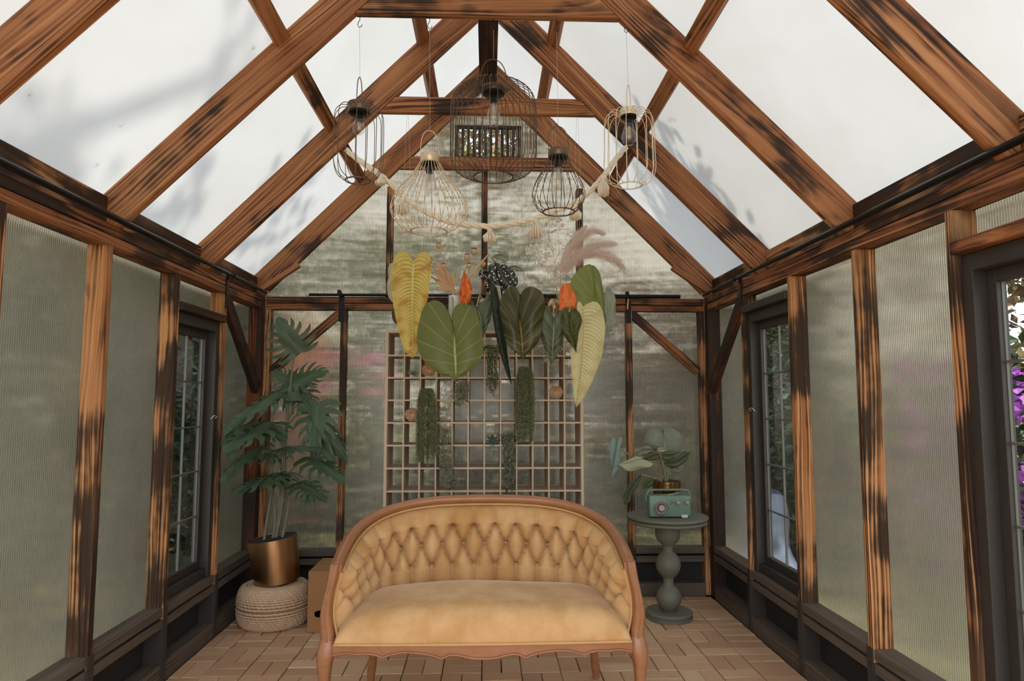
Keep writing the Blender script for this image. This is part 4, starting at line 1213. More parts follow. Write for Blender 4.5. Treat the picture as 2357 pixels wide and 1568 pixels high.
M['lf_begonia'] = vein_leaf('crinkled_dark_green_leaf', rgb(54, 62, 30), rgb(84, 88, 48), rgb(132, 130, 84), n=9, vw=.08, mid=.03)
M['lf_orange'] = vein_leaf('orange_leaf', rgb(226, 110, 42), rgb(238, 136, 70), rgb(246, 168, 110), n=7, vw=.08, mid=.03, alt=rgb(204, 74, 30), nalt=5)
M['lf_mint'] = vein_leaf('mint_leaf', rgb(178, 186, 150), rgb(190, 196, 162), rgb(200, 204, 176), n=7, vw=.05)
M['lf_spot'] = None
cv = lambda x, y: (860 + x * .30612, 480 + y * .30612)
FY = 3.86
VY = 3.97                       # the small hanging vases behind the leaves


def vstem(a, b, Y, px, py, vy=VY):
    """petiole from a traced joint into a vase mouth"""
    p = at(*cv(a, b), Y); q = at(px, py, vy)
    return [p, p.lerp(q, .5) + Vector((0, .03, .05)), q, q - Vector((0, 0, .04))]


# vases hung on threads from the collar tie
VAS = {}


def vase(px, py, w, h, label, mat, name='hanging_vase', Y=VY, shape='cup'):
    k = Y / FPX
    p = at(px, py, Y); w *= k; h *= k; r = w / 2
    t = thing(name, label, 'vase', p - Vector((0, 0, h)), 'small vases hung on threads')
    prof = [(.0001, -h), (r * .8, -h), (r, -h * .9), (r, 0), (r * .9, 0), (r * .9, -h * .85), (.0001, -h * .85)] if shape == 'cup' else [(.0001, -h), (r * .6, -h), (r, -h * .6), (r * .75, -h * .25), (r * .5, -.004), (r * .55, 0), (r * .45, 0), (r * .45, -h * .2), (.0001, -h * .25)]
    MB().lathe(prof, p, 28).build('body', mat, t, 50)
    mb = MB()
    top = 3.062
    for sx in (-1, 1):
        mb.tube([p + Vector((sx * r * .95, 0, -.004)), Vector((p.x + sx * .004, 3.925, top))], .0006, 4)
    mb.build('thread', M['thread'], t, 180)
    VAS[px] = p
    return t


M['white_vase'] = plain('white_ceramic', rgb(222, 220, 216), .35, var=.03)
M['cream_vase'] = plain('cream_ceramic', rgb(214, 200, 176), .4, var=.05)
M['mercury'] = plain('silver_gold_mercury_glass', rgb(196, 168, 130), .22, .8, var=.4, scale=60)
vase(935, 668, 36, 58, 'small cream vase hidden behind the long yellow leaf', M['cream_vase'])
vase(1046, 681, 27, 60, 'white cylinder vase of dried grasses beside the upright orange leaf', M['white_vase'])
vase(1118, 690, 30, 50, 'small cream vase behind the narrow black green leaf', M['cream_vase'])
vase(1192, 700, 34, 52, 'small cream vase behind the dark bronze green leaf', M['cream_vase'])
vase(1275, 688, 34, 34, 'round silver and gold glass vase left of the fan shaped orange leaf', M['mercury'], shape='bulb')
vase(1330, 694, 34, 52, 'small cream vase behind the long cream leaf', M['cream_vase'])
L1 = 'anthurium_leaf'
G1 = None
traced_leaf(L1, 'long yellow pleated leaf hanging at the left end of the floral row', 'leaf', [(300, 395), (294, 560), (292, 760), (296, 960), (296, 1130)],
            [(300, 395), (265, 338), (200, 325), (152, 380), (130, 500), (138, 650), (160, 790), (192, 940), (236, 1070), (296, 1130)],
            [(300, 395), (340, 338), (392, 330), (430, 380), (430, 500), (414, 640), (388, 780), (356, 940), (330, 1060), (296, 1130)], FY - .03, M['lf_yellow'], cv, tilt=(.1, -.12), bulge=.03, pleat=30, pamp=.0032, adv=.62, stem=vstem(300, 395, FY - .03, 935, 668))
traced_leaf('mint_leaf', 'pale mint leaf peeping out left of the long yellow leaf', 'leaf', [(165, 430), (150, 560), (150, 715)], [(165, 430), (130, 412), (108, 460), (112, 520), (100, 590), (108, 650), (128, 690), (150, 715)], [(165, 430), (190, 470), (210, 560), (200, 660), (150, 715)], FY + .04, M['lf_mint'], cv, bulge=.01, wave=.008, stem=vstem(165, 430, FY + .04, 930, 668))
traced_leaf('dry_leaf', 'small brown dry leaf edge behind the long yellow leaf', 'leaf', [(190, 745), (175, 800), (190, 890)], [(190, 745), (150, 750), (135, 790), (150, 850), (190, 890)], [(190, 745), (220, 780), (220, 860), (190, 890)], FY + .05, M['leaf_brown'], cv, bulge=.006, stem=vstem(190, 745, FY + .05, 928, 668))
traced_leaf(L1, 'broad round olive green heart leaf, largest of the floral row', 'leaf', [(598, 878), (606, 960), (612, 1080), (617, 1180), (618, 1292)],
            [(598, 878), (572, 800), (520, 715), (440, 692), (376, 750), (340, 860), (326, 980), (340, 1075), (395, 1170), (480, 1235), (570, 1265), (618, 1292)],
            [(598, 878), (590, 790), (630, 722), (700, 716), (766, 770), (802, 870), (822, 990), (815, 1110), (768, 1185), (700, 1232), (645, 1262), (618, 1292)], FY - .09, M['lf_heart'], cv, tilt=(0, -.18), bulge=.035, stem=vstem(598, 878, FY - .10, 1040, 681))
traced_leaf('arrow_leaf', 'grey green veined leaf between the olive heart leaf and the black green leaf', 'leaf', [(775, 742), (800, 820), (822, 980)], [(775, 742), (735, 690), (716, 720), (740, 800), (790, 900), (822, 980)], [(775, 742), (815, 700), (880, 652), (892, 740), (872, 850), (845, 920), (822, 980)], FY + .02, M['lf_grey'], cv, bulge=.012, wave=.006, stem=vstem(775, 742, FY + .02, 1110, 690))
traced_leaf(L1, 'narrow black green pleated leaf turned edge on, hanging in the middle', 'leaf', [(925, 600), (945, 760), (962, 900), (990, 1080), (1040, 1335)], [(925, 600), (890, 550), (872, 556), (880, 680), (905, 880), (945, 1070), (995, 1230), (1040, 1335)], [(925, 600), (935, 640), (968, 790), (985, 930), (1010, 1120), (1040, 1335)], FY - .05, M['lf_darkrib'], cv, bulge=.012, pleat=34, pamp=.0022, stem=vstem(925, 600, FY - .05, 1118, 690))
traced_leaf('leaf_underside', 'pale leaf back showing along the right edge of the narrow black green leaf', 'leaf', [(905, 570), (950, 700), (980, 880), (1030, 1240)], [(905, 570), (925, 650), (962, 800), (985, 960), (1030, 1240)], [(905, 570), (946, 592), (966, 700), (992, 900), (1018, 1100), (1030, 1240)], FY - .03, M['lf_pale'], cv, bulge=.006, pleat=30, pamp=.0015, stem=vstem(905, 570, FY - .03, 1122, 690))
traced_leaf(L1, 'dark bronze green leaf with orange midrib, right of the narrow black green leaf', 'leaf', [(1085, 770), (1095, 850), (1110, 960), (1125, 1132)],
            [(1085, 770), (1100, 660), (1060, 585), (1000, 605), (958, 680), (948, 770), (968, 870), (982, 970), (1020, 1045), (1080, 1092), (1125, 1132)],
            [(1085, 770), (1110, 640), (1160, 590), (1225, 600), (1272, 650), (1288, 740), (1268, 850), (1252, 970), (1205, 1050), (1150, 1100), (1125, 1132)], FY - .06, M['lf_darkheart'], cv, tilt=(0, -.15), bulge=.035, wave=.012, stem=vstem(1085, 770, FY - .07, 1190, 700), stem_mat=plain('orange_petiole', rgb(190, 130, 60), .5))
traced_leaf('arrow_leaf', 'grey green arrow shaped leaf under the silver glass vase', 'leaf', [(1353, 822), (1352, 920), (1346, 1040), (1338, 1168)], [(1353, 822), (1320, 760), (1262, 722), (1232, 760), (1240, 860), (1248, 940), (1280, 1030), (1300, 1110), (1338, 1168)], [(1353, 822), (1390, 780), (1450, 745), (1480, 790), (1445, 880), (1425, 980), (1400, 1060), (1372, 1120), (1338, 1168)], FY - .04, M['lf_grey'], cv, bulge=.02, wave=.012, stem=vstem(1353, 822, FY - .04, 1278, 690))
traced_leaf('begonia_leaf', 'crinkled dark green leaf in front of the long cream leaf', 'leaf', [(1470, 785), (1485, 880), (1505, 980), (1526, 1086)], [(1470, 785), (1440, 752), (1412, 800), (1412, 880), (1430, 950), (1470, 1010), (1526, 1086)], [(1470, 785), (1510, 750), (1552, 790), (1562, 860), (1540, 940), (1530, 1010), (1526, 1086)], FY - .09, M['lf_begonia'], cv, bulge=.02, wave=.014, stem=vstem(1470, 785, FY - .09, 1325, 694))
traced_leaf(L1, 'long cream pleated leaf hanging at the right end of the floral row', 'leaf', [(1575, 735), (1580, 880), (1572, 1080), (1550, 1300), (1522, 1500)],
            [(1575, 735), (1550, 700), (1528, 720), (1530, 800), (1530, 900), (1490, 1040), (1482, 1150), (1496, 1300), (1506, 1420), (1522, 1500)],
            [(1575, 735), (1620, 704), (1680, 706), (1718, 760), (1738, 860), (1736, 960), (1716, 1100), (1672, 1230), (1604, 1380), (1522, 1500)], FY - .03, M['lf_cream'], cv, tilt=(.05, -.12), bulge=.025, pleat=30, pamp=.0030, adv=.70, stem=vstem(1575, 735, FY - .03, 1334, 694))
traced_leaf(L1, 'fresh green round heart leaf at the upper right of the floral row', 'leaf', [(1660, 612), (1672, 680), (1700, 760), (1735, 800)], [(1660, 612), (1655, 520), (1640, 425), (1570, 438), (1505, 500), (1476, 570), (1510, 640), (1540, 720), (1620, 740), (1690, 780), (1735, 800)], [(1660, 612), (1650, 500), (1645, 425), (1690, 470), (1712, 540), (1728, 640), (1736, 720), (1735, 800)], FY + .0, M['lf_lime'], cv, tilt=(.2, 0), bulge=.03, stem=vstem(1660, 612, FY, 1338, 692))
traced_leaf('alocasia_leaf', 'grey green wavy leaf at the far right of the floral row', 'leaf', [(1735, 640), (1765, 740), (1770, 840), (1757, 946)], [(1735, 640), (1700, 598), (1708, 680), (1725, 760), (1740, 860), (1757, 946)], [(1735, 640), (1755, 592), (1795, 612), (1812, 660), (1818, 720), (1826, 790), (1812, 860), (1788, 905), (1757, 946)], FY + .03, M['lf_silver'], cv, bulge=.012, wave=.016, stem=vstem(1735, 640, FY + .03, 1342, 692))
traced_leaf('orange_leaf', 'upright crumpled orange leaf beside the white cylinder vase', 'leaf', [(672, 712), (690, 640), (685, 560), (682, 462)], [(672, 712), (650, 715), (648, 640), (656, 570), (665, 520), (682, 462)], [(672, 712), (715, 715), (735, 660), (742, 590), (712, 530), (682, 462)], FY - .0, M['lf_orange'], cv, bulge=.02, wave=.02, stem=vstem(672, 712, FY, 1054, 683))
traced_leaf('orange_leaf', 'fan shaped orange leaf beside the silver glass vase', 'leaf', [(1396, 700), (1440, 700), (1480, 700), (1528, 690)], [(1396, 700), (1395, 640), (1415, 585), (1465, 560), (1510, 590), (1530, 640), (1528, 690)], [(1396, 700), (1394, 740), (1396, 768), (1430, 764), (1475, 762), (1520, 742), (1528, 690)], FY - .02, M['lf_orange'], cv, bulge=.012, stem=vstem(1396, 700, FY - .02, 1283, 690))

# spotted begonia in the middle
def spot():
    t = NT('silver_spotted_dark_leaf'); p = t.n('ShaderNodeTexCoord').outputs['Object']
    v = t.n('ShaderNodeTexVoronoi', i={'Vector': p, 'Scale': 62.}).outputs['Distance']
    c = t.mix(t.math('LESS_THAN', v, .30), rgb(40, 44, 36), rgb(206, 208, 198))
    return t.fin(t.bsdf(c, .4))


M['lf_spot'] = spot()
bg_ = thing('spotted_begonia', 'dark begonia with silver spotted leaves hanging behind the middle leaves', 'plant', at(*cv(960, 600), FY + .06))
for mid, lf, rt, mm, dy in (
        ([(905, 410), (940, 500), (985, 620)], [(905, 410), (862, 440), (880, 540), (925, 610), (985, 620)], [(905, 410), (950, 420), (1000, 500), (1010, 580), (985, 620)], 'lf_spot', .05),
        ([(960, 425), (1000, 500), (1050, 600)], [(960, 425), (930, 470), (960, 570), (1050, 600)], [(960, 425), (1010, 430), (1070, 500), (1085, 560), (1050, 600)], 'lf_spot', .03),
        ([(860, 520), (880, 580), (835, 640)], [(860, 520), (840, 560), (835, 640)], [(860, 520), (900, 540), (890, 610), (835, 640)], 'lf_spot', .08),
        ([(885, 370), (950, 352), (1018, 372)], [(885, 370), (930, 342), (1000, 345), (1018, 372)], [(885, 370), (940, 385), (990, 410), (1018, 372)], 'lf_silver', .04),
        ([(1010, 435), (1070, 440), (1132, 470)], [(1010, 435), (1060, 428), (1100, 445), (1132, 470)], [(1010, 435), (1050, 462), (1100, 474), (1132, 470)], 'lf_silver', .02),
        ([(870, 480), (830, 490), (790, 500)], [(870, 480), (830, 455), (800, 465), (790, 500)], [(870, 480), (855, 520), (820, 540), (790, 500)], 'lf_spot', .06)):
    traced_leaf('', '', '', mid, lf, rt, FY + dy, M[mm], cv, bulge=.015, wave=.006, parent=bg_, part='leaf', prefine=18)
mb = MB()
for a, b in ((905, 410), (960, 425), (860, 520), (885, 370), (1010, 435), (870, 480)):
    mb.tube(smoothline([at(*cv(a, b), FY + .05), at(*cv((a + 960) / 2, b + 60), FY + .06), at(1155, 680, VY)], 10), .003, 6)
mb.tube([at(1155, 680, VY), at(1185, 702, VY)], .005, 6)
mb.build('stems', plain('brown_begonia_stem', rgb(110, 90, 70), .7), bg_, 180)
# dried grasses and poppy heads
tan = plain('dried_tan_stem', rgb(204, 168, 130), .85); M['tan'] = tan
M['palm'] = leaf_mat('dried_palm_blade', [rgb(204, 166, 128), rgb(220, 186, 148), rgb(190, 150, 112)], .8, .2)
fan = thing('dried_palm_fan', 'dried tan palm fan spreading left from the white vase', 'dried palm', at(*cv(600, 640), VY))
hub = at(*cv(592, 610), VY - .03); mb = MB()
tips = [(432, 340), (455, 372), (420, 420), (440, 470), (418, 505), (450, 545), (462, 600), (505, 610), (500, 395), (540, 440), (560, 480), (600, 470), (640, 480)]
for i, (a, b) in enumerate(tips):
    p = at(*cv(a, b), VY - .05 + .02 * sin(i * 2.)); d = p - hub; n = Vector((0, 1, 0)).cross(d).normalized(); w_ = .011
    mm_ = hub.lerp(p, .6)
    mb.add([hub + n * .003, mm_ + n * w_ + Vector((0, -.006, 0)), p, mm_ - n * w_ + Vector((0, .006, 0)), hub - n * .003, mm_], [(0, 1, 5, 4), (1, 2, 5), (2, 3, 5), (3, 4, 5)])
mb.build('blades', M['palm'], fan, fixn=False)
MB().tube([hub, at(1046, 683, VY) - Vector((0, 0, .03))], .005, 7).build('stem', tan, fan, 180)
for i, (a, b, r, w_) in enumerate(((490, 280, 22, 'tallest, above the palm fan'), (700, 365, 23, 'second from the right'), (755, 325, 26, 'rightmost and upright'), (525, 435, 22, 'lowest, in front of the palm fan'), (715, 432, 22, 'just above the upright orange leaf'), (825, 418, 21, 'farthest right, beside the middle stud'))):
    p = at(*cv(a, b), VY - .04 + .01 * (i % 3)); k = VY / FPX * .306; r *= k
    t = thing('poppy_seed_head', f'dried poppy seed head, {w_}', 'seed head', p, 'dried poppy heads')
    mb = MB(); mb.lathe([(.0001, -r * 1.1), (r * .35, -r * .95), (r * .9, -r * .3), (r, r * .1), (r * .85, r * .6), (r * .55, r * .75), (.0001, r * .75)], p, 16); mb.build('pod', plain(f'poppy_pod_tan_{i}', rgb(196, 162, 124), .8), t, 180)
    MB().lathe([(.0001, r * .75), (r * .78, r * .85), (r * .8, r * .98), (.0001, r * 1.02)], p, 12).build('crown', plain(f'poppy_crown_brown_{i}', rgb(120, 84, 58), .85), t, 40)
    q = at(1046, 683, VY)
    MB().tube(smoothline([p - Vector((0, 0, r)), p.lerp(q, .55) + Vector((.02, 0, 0)), q + Vector((.004 * (i - 3), 0, -.03))], 12), .0022, 6).build('stem', tan, t, 180)
st = thing('dried_reed', 'thick dried tan stem leaning right from the white vase', 'dried stem', at(*cv(640, 650), VY))
mb = MB(); mb.tube(smoothline([at(1048, 690, VY), at(*cv(740, 490), VY - .04), at(*cv(800, 420), VY - .05), at(*cv(865, 342), VY - .05)], 14), [.003] * 6 + [.006, .007, .0075, .008, .0075, .007, .006, .0045, .002], 8); mb.build('stalk', tan, st, 180)
mb = MB(); mb.tube(smoothline([at(1048, 690, VY), at(*cv(700, 580), VY - .03), at(*cv(740, 480), VY - .03), at(*cv(800, 420), VY - .03)], 10), .004, 7); mb.build('side_twig', tan, st, 180)
# lunaria
M['lunaria'] = leaf_mat('white_papery_discs', [rgb(244, 238, 226), rgb(250, 246, 238), rgb(234, 226, 208)], .6, .6)
M['lunstem'] = plain('pale_straw_stem', rgb(206, 186, 152), .8)
lu = thing('honesty_plant', 'tall white branch of papery honesty seed discs left of the pampas plumes', 'dried flowers', at(1283, 690, VY))
vb = at(1283, 688, VY)
brs = [[(1375, 600), (1360, 480), (1350, 330), (1310, 180), (1285, 60)], [(1360, 470), (1300, 440), (1245, 400), (1205, 330)], [(1350, 330), (1300, 260), (1250, 240), (1165, 245)], [(1310, 190), (1350, 170), (1400, 160), (1470, 150)], [(1372, 560), (1310, 470), (1260, 410)], [(1355, 420), (1400, 330), (1480, 270)], [(1300, 120), (1330, 90), (1385, 80)], [(1365, 520), (1380, 400)]]
mb = MB()
for B_ in brs:
    Q = smoothline([at(*cv(a, b), VY - .03) for a, b in B_], 16); mb.tube(Q, [.0035 - .002 * i / 16 for i in range(17)], 6)
mb.tube([at(*cv(1375, 600), VY - .03), vb, vb - Vector((0, 0, .02))], .004, 6)
mb.build('branches', M['lunstem'], lu, 180)
mb = MB(); rnd = random.Random(4)
for a, b, sx_, sy_, n in ((1200, 330, 60, 60, 34), (1245, 400, 40, 30, 16), (1310, 340, 45, 40, 20), (1380, 95, 45, 70, 34), (1345, 60, 50, 40, 10), (1480, 270, 60, 40, 22), (1370, 470, 22, 70, 22), (1385, 550, 20, 50, 14), (1230, 280, 40, 40, 14), (1275, 180, 14, 20, 5), (1500, 190, 40, 30, 10)):
    for _ in range(n):
        p = at(*cv(a + rnd.gauss(0, .5) * sx_, b + rnd.gauss(0, .5) * sy_), VY - .03 + rnd.gauss(0, .02))
        nrm = Vector((rnd.gauss(0, 1), -1, rnd.gauss(0, 1))).normalized(); u = nrm.orthogonal().normalized(); w_ = nrm.cross(u); r = .0095 * rnd.uniform(.6, 1.3)
        base = [p + (u * cos(q) * 1.1 + w_ * sin(q) * .9) * r for q in [2 * pi * i / 8 for i in range(8)]]
        mb.add(base + [p + nrm * .002], [(i, (i + 1) % 8, 8) for i in range(8)])
mb.build('foliage', M['lunaria'], lu, fixn=False, label='white papery seed discs')
# pampas plumes
M['pampas'] = leaf_mat('dusty_pink_plume', [rgb(246, 232, 222), rgb(250, 240, 232), rgb(240, 220, 208)], .95, .6)
pl = [('upper, arching over the round green leaf', [(1395, 560), (1430, 400), (1490, 290), (1580, 200), (1660, 165), (1735, 190)], 60, 'pampas_plume'),
      ('middle, reaching right', [(1400, 560), (1460, 420), (1560, 320), (1680, 270), (1820, 262)], 62, 'pampas_plume'),
      ('lowest, drooping farthest right', [(1405, 560), (1480, 440), (1590, 350), (1720, 340), (1820, 390), (1885, 452)], 66, 'pampas_plume'),
      ('upright, beside the white honesty branch', [(1400, 550), (1420, 420), (1480, 280), (1540, 190), (1600, 130)], 44, 'pampas_plume')]
for lab, pts, w_, nm in pl:
    t = thing(nm, f'dusty pink pampas plume, {lab}', 'pampas grass', at(1340, 694, VY), 'pampas plumes')
    Q = smoothline([at(*cv(a, b), VY - .05) for a, b in pts], 60); k = VY / FPX * .306; mb = MB()
    for i in range(2000):
        f = rnd.random() ** .8 * .99; j = int((.12 + .88 * f) * 60); j = min(59, j); q = Q[j].lerp(Q[j + 1], rnd.random()); tg = (Q[j + 1] - Q[j]).normalized()
        ff = j / 60; env = sin(pi * min(1, .10 + .9 * ff)) ** .55
        d = Vector((rnd.gauss(0, 1), rnd.gauss(0, 1), rnd.gauss(0, 1) - .35)); d = (d - tg * d.dot(tg)).normalized()
        L_ = w_ * k * env * rnd.uniform(.4, 1.5)
        e1 = q + d * L_ * .45 + tg * L_ * .5; e2 = q + d * L_ * .85 + tg * L_ * 1.25 - Vector((0, 0, L_ * .25))
        n = tg.cross(d) * .0008
        mb.add([q - n, q + n, e1 + n, e1 - n, e2], [(0, 1, 2, 3), (3, 2, 4)])
    mb.build('plume', M['pampas'], t, fixn=False)
    MB().tube([Q[0], at(1335, 694, VY), at(1332, 694, VY) - Vector((0, 0, .03))], .003, 6).build('stalk', tan, t, 180)

# ------------------------------------------------------------------ cubby shelf
SHY, SHD = 4.50, .30
sh = thing('cubby_shelf', 'tall pale wooden grid shelf of open square cubbies against the back wall', 'shelf', (-.02, SHY, 0))
def ply():
    t = NT('pale_plywood'); p = t.obj()
    n = t.noise(t.vmath('MULTIPLY', p, (30, 30, 4)), 1.5, 4)
    c = t.mix(n, rgb(198, 176, 152), rgb(216, 196, 174)); c = t.mix(t.math('MULTIPLY', t.noise(p, 3, 3), .4), c, rgb(186, 160, 134))
    return t.fin(t.bsdf(c, .75))
M['ply'] = ply()
X0, X1 = at(886, 900, SHY).x, at(1342, 900, SHY).x
ZT = at(1110, 761, SHY).z
colw = (X1 - X0 - .036) / 12
xs = [X0 + .018 + colw * i for i in range(13)]
rowh = .1468; zs = [ZT - .018 - .002 - rowh * i for i in range(13)]
zb_ = max(.012, zs[12] - .018)
for x_ in (X0 + .009, X1 - .009): MB().box((x_, SHY + SHD / 2, ZT / 2), (.018, SHD, ZT), b=.001).build('side_panel', M['ply'], sh)
MB().box(((X0 + X1) / 2, SHY + SHD / 2, ZT - .009), (X1 - X0 - .036, SHD, .018), b=.001).build('top_panel', M['ply'], sh)
for i in range(1, 12):
    MB().box((xs[i], SHY + SHD / 2 + .001, (ZT - .018) / 2), (.0095, SHD - .002, ZT - .018)).build('divider', M['ply'], sh)
for i in range(1, 13):
    if zs[i] < .01: break
    MB().box(((X0 + X1) / 2, SHY + SHD / 2, zs[i]), (X1 - X0 - .036, SHD, .0105)).build('board', M['ply'], sh)


def cell(px, py):
    p = at(px, py, SHY + .05)
    c = min(range(12), key=lambda i: abs((xs[i] + xs[i + 1]) / 2 - p.x)); r = min(range(12), key=lambda i: abs((zs[i] + zs[i + 1]) / 2 - p.z))
    return (xs[c] + xs[c + 1]) / 2, zs[r + 1] + .0055


cs = lambda x, y: (860 + x * .26781, 740 + y * .26781)
M['peony'] = leaf_mat('faded_apricot_petal', [rgb(244, 212, 180), rgb(248, 224, 198), rgb(236, 192, 154)], .7, .45)
for a, b, w_ in ((455, 420, 'upper left, beside the big olive leaf'), (315, 785, 'lower left, beside the trailing succulent'), (1568, 605, 'on the right, beside the long cream leaf')):
    x_, z_ = cell(*cs(a, b)); c = Vector((x_, SHY + .035, z_ + .048))
    t = thing('dried_peony', f'faded apricot flower head in a cubby, {w_}', 'flower', (x_, SHY + .055, z_), 'dried flower heads in the cubbies')
    mb = MB(); rnd = random.Random(a)
    for ring, (n, ro, ti) in enumerate(((7, .047, .30), (6, .036, .80), (5, .022, 1.25))):
        for i in range(n):
            an = 2 * pi * i / n + ring * .5 + rnd.uniform(-.2, .2)
            def pt(u, v, an=an, ro=ro, ti=ti):
                w2 = (u - .5) * 1.25; r = ro * (.25 + .75 * sin(v * pi / 2)); el = -1.2 + (ti + 1.2) * v
                aa = an + w2 * sin(pi * min(1, v * .8 + .15)) * 1.0
                return c + Vector((r * cos(aa), -ro * .55 * sin(el) - .01 + .006 * sin(u * 9 + an), r * sin(aa) * .95))
            mb.grid(pt, 6, 6)
    mb.build('petals', M['peony'], t, 180, fixn=False)
    MB().ball(c + Vector((0, .012, -.01)), .026, 12, 8, (1, .9, 1)).build('calyx', M['palm'], t, 180)


M['burro'] = leaf_mat('grey_green_bead_leaf', [rgb(88, 94, 62), rgb(112, 116, 80), rgb(138, 140, 104)], .6, .1)
for a, b, x0, x1, yb_, w_ in ((455, 572, 372, 540, 1250, 'on the left'), (1297, 385, 1222, 1380, 1090, 'on the right, under the dark bronze leaf')):
    x_, z_ = cell(*cs(a, b + 60)); top = at(*cs(a, b), SHY - .01)
    t = thing('trailing_sedum', f'long braided sedum trailing over the shelf {w_}', 'succulent', (x_, SHY + .06, z_), 'trailing plants on the cubby shelf')
    mb = MB(); rnd = random.Random(a)
    oct_ = [(0, 1, 4), (1, 2, 4), (2, 3, 4), (3, 0, 4), (1, 0, 5), (2, 1, 5), (3, 2, 5), (0, 3, 5)]
    for s_ in range(15):
        f = (s_ + .5) / 15; xe = x0 + (x1 - x0) * f; ye = yb_ - abs(f - .5) * 160 + rnd.uniform(-150, 20); ds = rnd.uniform(-.07, .0)
        Q = smoothline([top + Vector((0, .05, -.01)), at(*cs(a + (xe - a) * .6, b + 30), SHY - .02 + ds * .5), at(*cs(xe, b + 190), SHY - .025 + ds), at(*cs(xe + rnd.uniform(-12, 12), ye), SHY - .03 + ds)], 62)
        for i, q in enumerate(Q):
            for k in range(4):
                an = i * 1.1 + k * pi / 2; d = Vector((cos(an), sin(an), .55)).normalized(); u = d.orthogonal().normalized(); w2 = d.cross(u); L_ = .011; r = .0036; cc = q + d * .006
                mb.add([cc + u * r, cc + w2 * r, cc - u * r, cc - w2 * r, cc + d * L_, cc - d * L_ * .5], oct_)
    mb.build('trails', M['burro'], t, fixn=False)
M['hairy'] = leaf_mat('grey_green_curly_leaf', [rgb(120, 122, 96), rgb(150, 148, 122), rgb(96, 100, 74)], .7, .25)
for a, b, x0, x1, yb_, w_, n in ((745, 500, 690, 815, 715, 'below the big olive leaf', 60), (600, 880, 548, 690, 1440, 'right of the left braided sedum', 130)):
    x_, z_ = cell(*cs(a, b + 60))
    t = thing('curly_trailing_plant', f'curly grey green trailing plant {w_}', 'succulent', (x_, SHY + .06, z_), 'trailing plants on the cubby shelf')
    mb = MB(); rnd = random.Random(a)
    for i in range(n):
        f = rnd.random() ** .8; xx = x0 + (x1 - x0) * rnd.random(); yy = b + (yb_ - b) * f
        if b == 880: xx = 560 + 110 * f + rnd.uniform(-60, 60) * (1 - .6 * f)
        p = at(*cs(xx, yy), SHY - .02 + rnd.uniform(-.03, .01)); sg = rnd.choice((-1, 1)); L_ = .018 * rnd.uniform(.6, 1.3)
        mb.tube(smoothline([p, p + Vector((sg * L_ * .6, -L_ * .3, -L_ * .5)), p + Vector((sg * L_ * 1.2, -L_ * .4, -L_ * .1)), p + Vector((sg * L_ * 1.4, -L_ * .3, L_ * .5))], 6), [.003, .0042, .0042, .0036, .003, .002, .001], 5)
    for i in range(6):
        xx = x0 + (x1 - x0) * (i + .5) / 6
        mb.tube(smoothline([Vector((x_, SHY + .05, z_ + .04)), at(*cs(xx, b + 20), SHY - .012), at(*cs((xx + x1) / 2, (b + yb_) / 2), SHY - .02), at(*cs(x1 - rnd.uniform(10, 50), yb_ - rnd.uniform(0, 120)), SHY - .02)], 14), .0018, 5)
    mb.build('trails', M['hairy'], t, fixn=False)
M['pearls'] = leaf_mat('small_round_green_beads', [rgb(84, 92, 70), rgb(116, 122, 96), rgb(60, 68, 48), rgb(168, 168, 140)], .5, .1)
for a, b, x0, x1, yb_, w_, n in ((1010, 225, 958, 1082, 650, 'below the arrow leaf in the middle', 420), (1160, 985, 1106, 1222, 1500, 'in front of the lowest visible cubbies', 620)):
    x_, z_ = cell(*cs(a, b + 30))
    t = thing('string_of_pearls', f'string of pearls plant trailing {w_}', 'succulent', (x_, SHY + .06, z_), 'trailing plants on the cubby shelf')
    mb = MB(); rnd = random.Random(a)
    for i in range(14):
        f = (i + .5) / 14; xx = x0 + 18 + (x1 - x0 - 36) * f; ye = yb_ - rnd.uniform(0, 200) * (1 - .3 * abs(f - .6))
        Q = smoothline([Vector((x_, SHY + .05, z_ + .045)), at(*cs(xx, b + 20), SHY - .012), at(*cs(xx + rnd.uniform(-10, 14), (b + ye) / 2), SHY - .02 - .02 * rnd.random()), at(*cs(xx + rnd.uniform(-10, 22), ye), SHY - .02)], n // 14)
        mb.tube(Q, .0009, 4)
        for q in Q[1:]: mb.ball(q + Vector((rnd.uniform(-.006, .006), rnd.uniform(-.006, .002), rnd.uniform(-.004, .004))), rnd.uniform(.004, .006), 6, 4)
    for i in range(110):
        mb.ball(at(*cs(a + rnd.gauss(0, .42) * (x1 - x0), b + rnd.uniform(-20, 45)), SHY + rnd.uniform(-.02, .03)), rnd.uniform(.004, .0065), 6, 4)
    mb.build('trails', M['pearls'], t, 180, fixn=False)
M['airplant'] = leaf_mat('silver_grey_spiky_leaf', [rgb(170, 168, 160), rgb(200, 198, 190), rgb(130, 130, 122)], .7, .2)
M['echev'] = leaf_mat('blue_green_fleshy_leaf', [rgb(78, 104, 92), rgb(100, 126, 112), rgb(62, 84, 72)], .5, .1)
M['whitefl'] = leaf_mat('white_petals', [rgb(210, 208, 204), rgb(226, 222, 216), rgb(186, 180, 178)], .7, .3)
x_, z_ = cell(*cs(320, 430)); t = thing('air_plant', 'silver grey spiky air plant in a cubby left of the apricot flower', 'succulent', (x_, SHY + .05, z_))
mb = MB(); rnd = random.Random(2); c = Vector((x_, SHY + .05, z_ + .022))
for i in range(90):
    d = Vector((rnd.gauss(0, 1), rnd.gauss(-.3, .8), rnd.gauss(.25, .8))).normalized(); L_ = .045 * rnd.uniform(.6, 1.1); e_ = c + Vector((d.x * L_, d.y * L_, max(-.018, d.z * L_ * .8))); mb.tube([c, c.lerp(e_, .6) + Vector((0, 0, .004)), e_], [.002, .0016, .0004], 4)
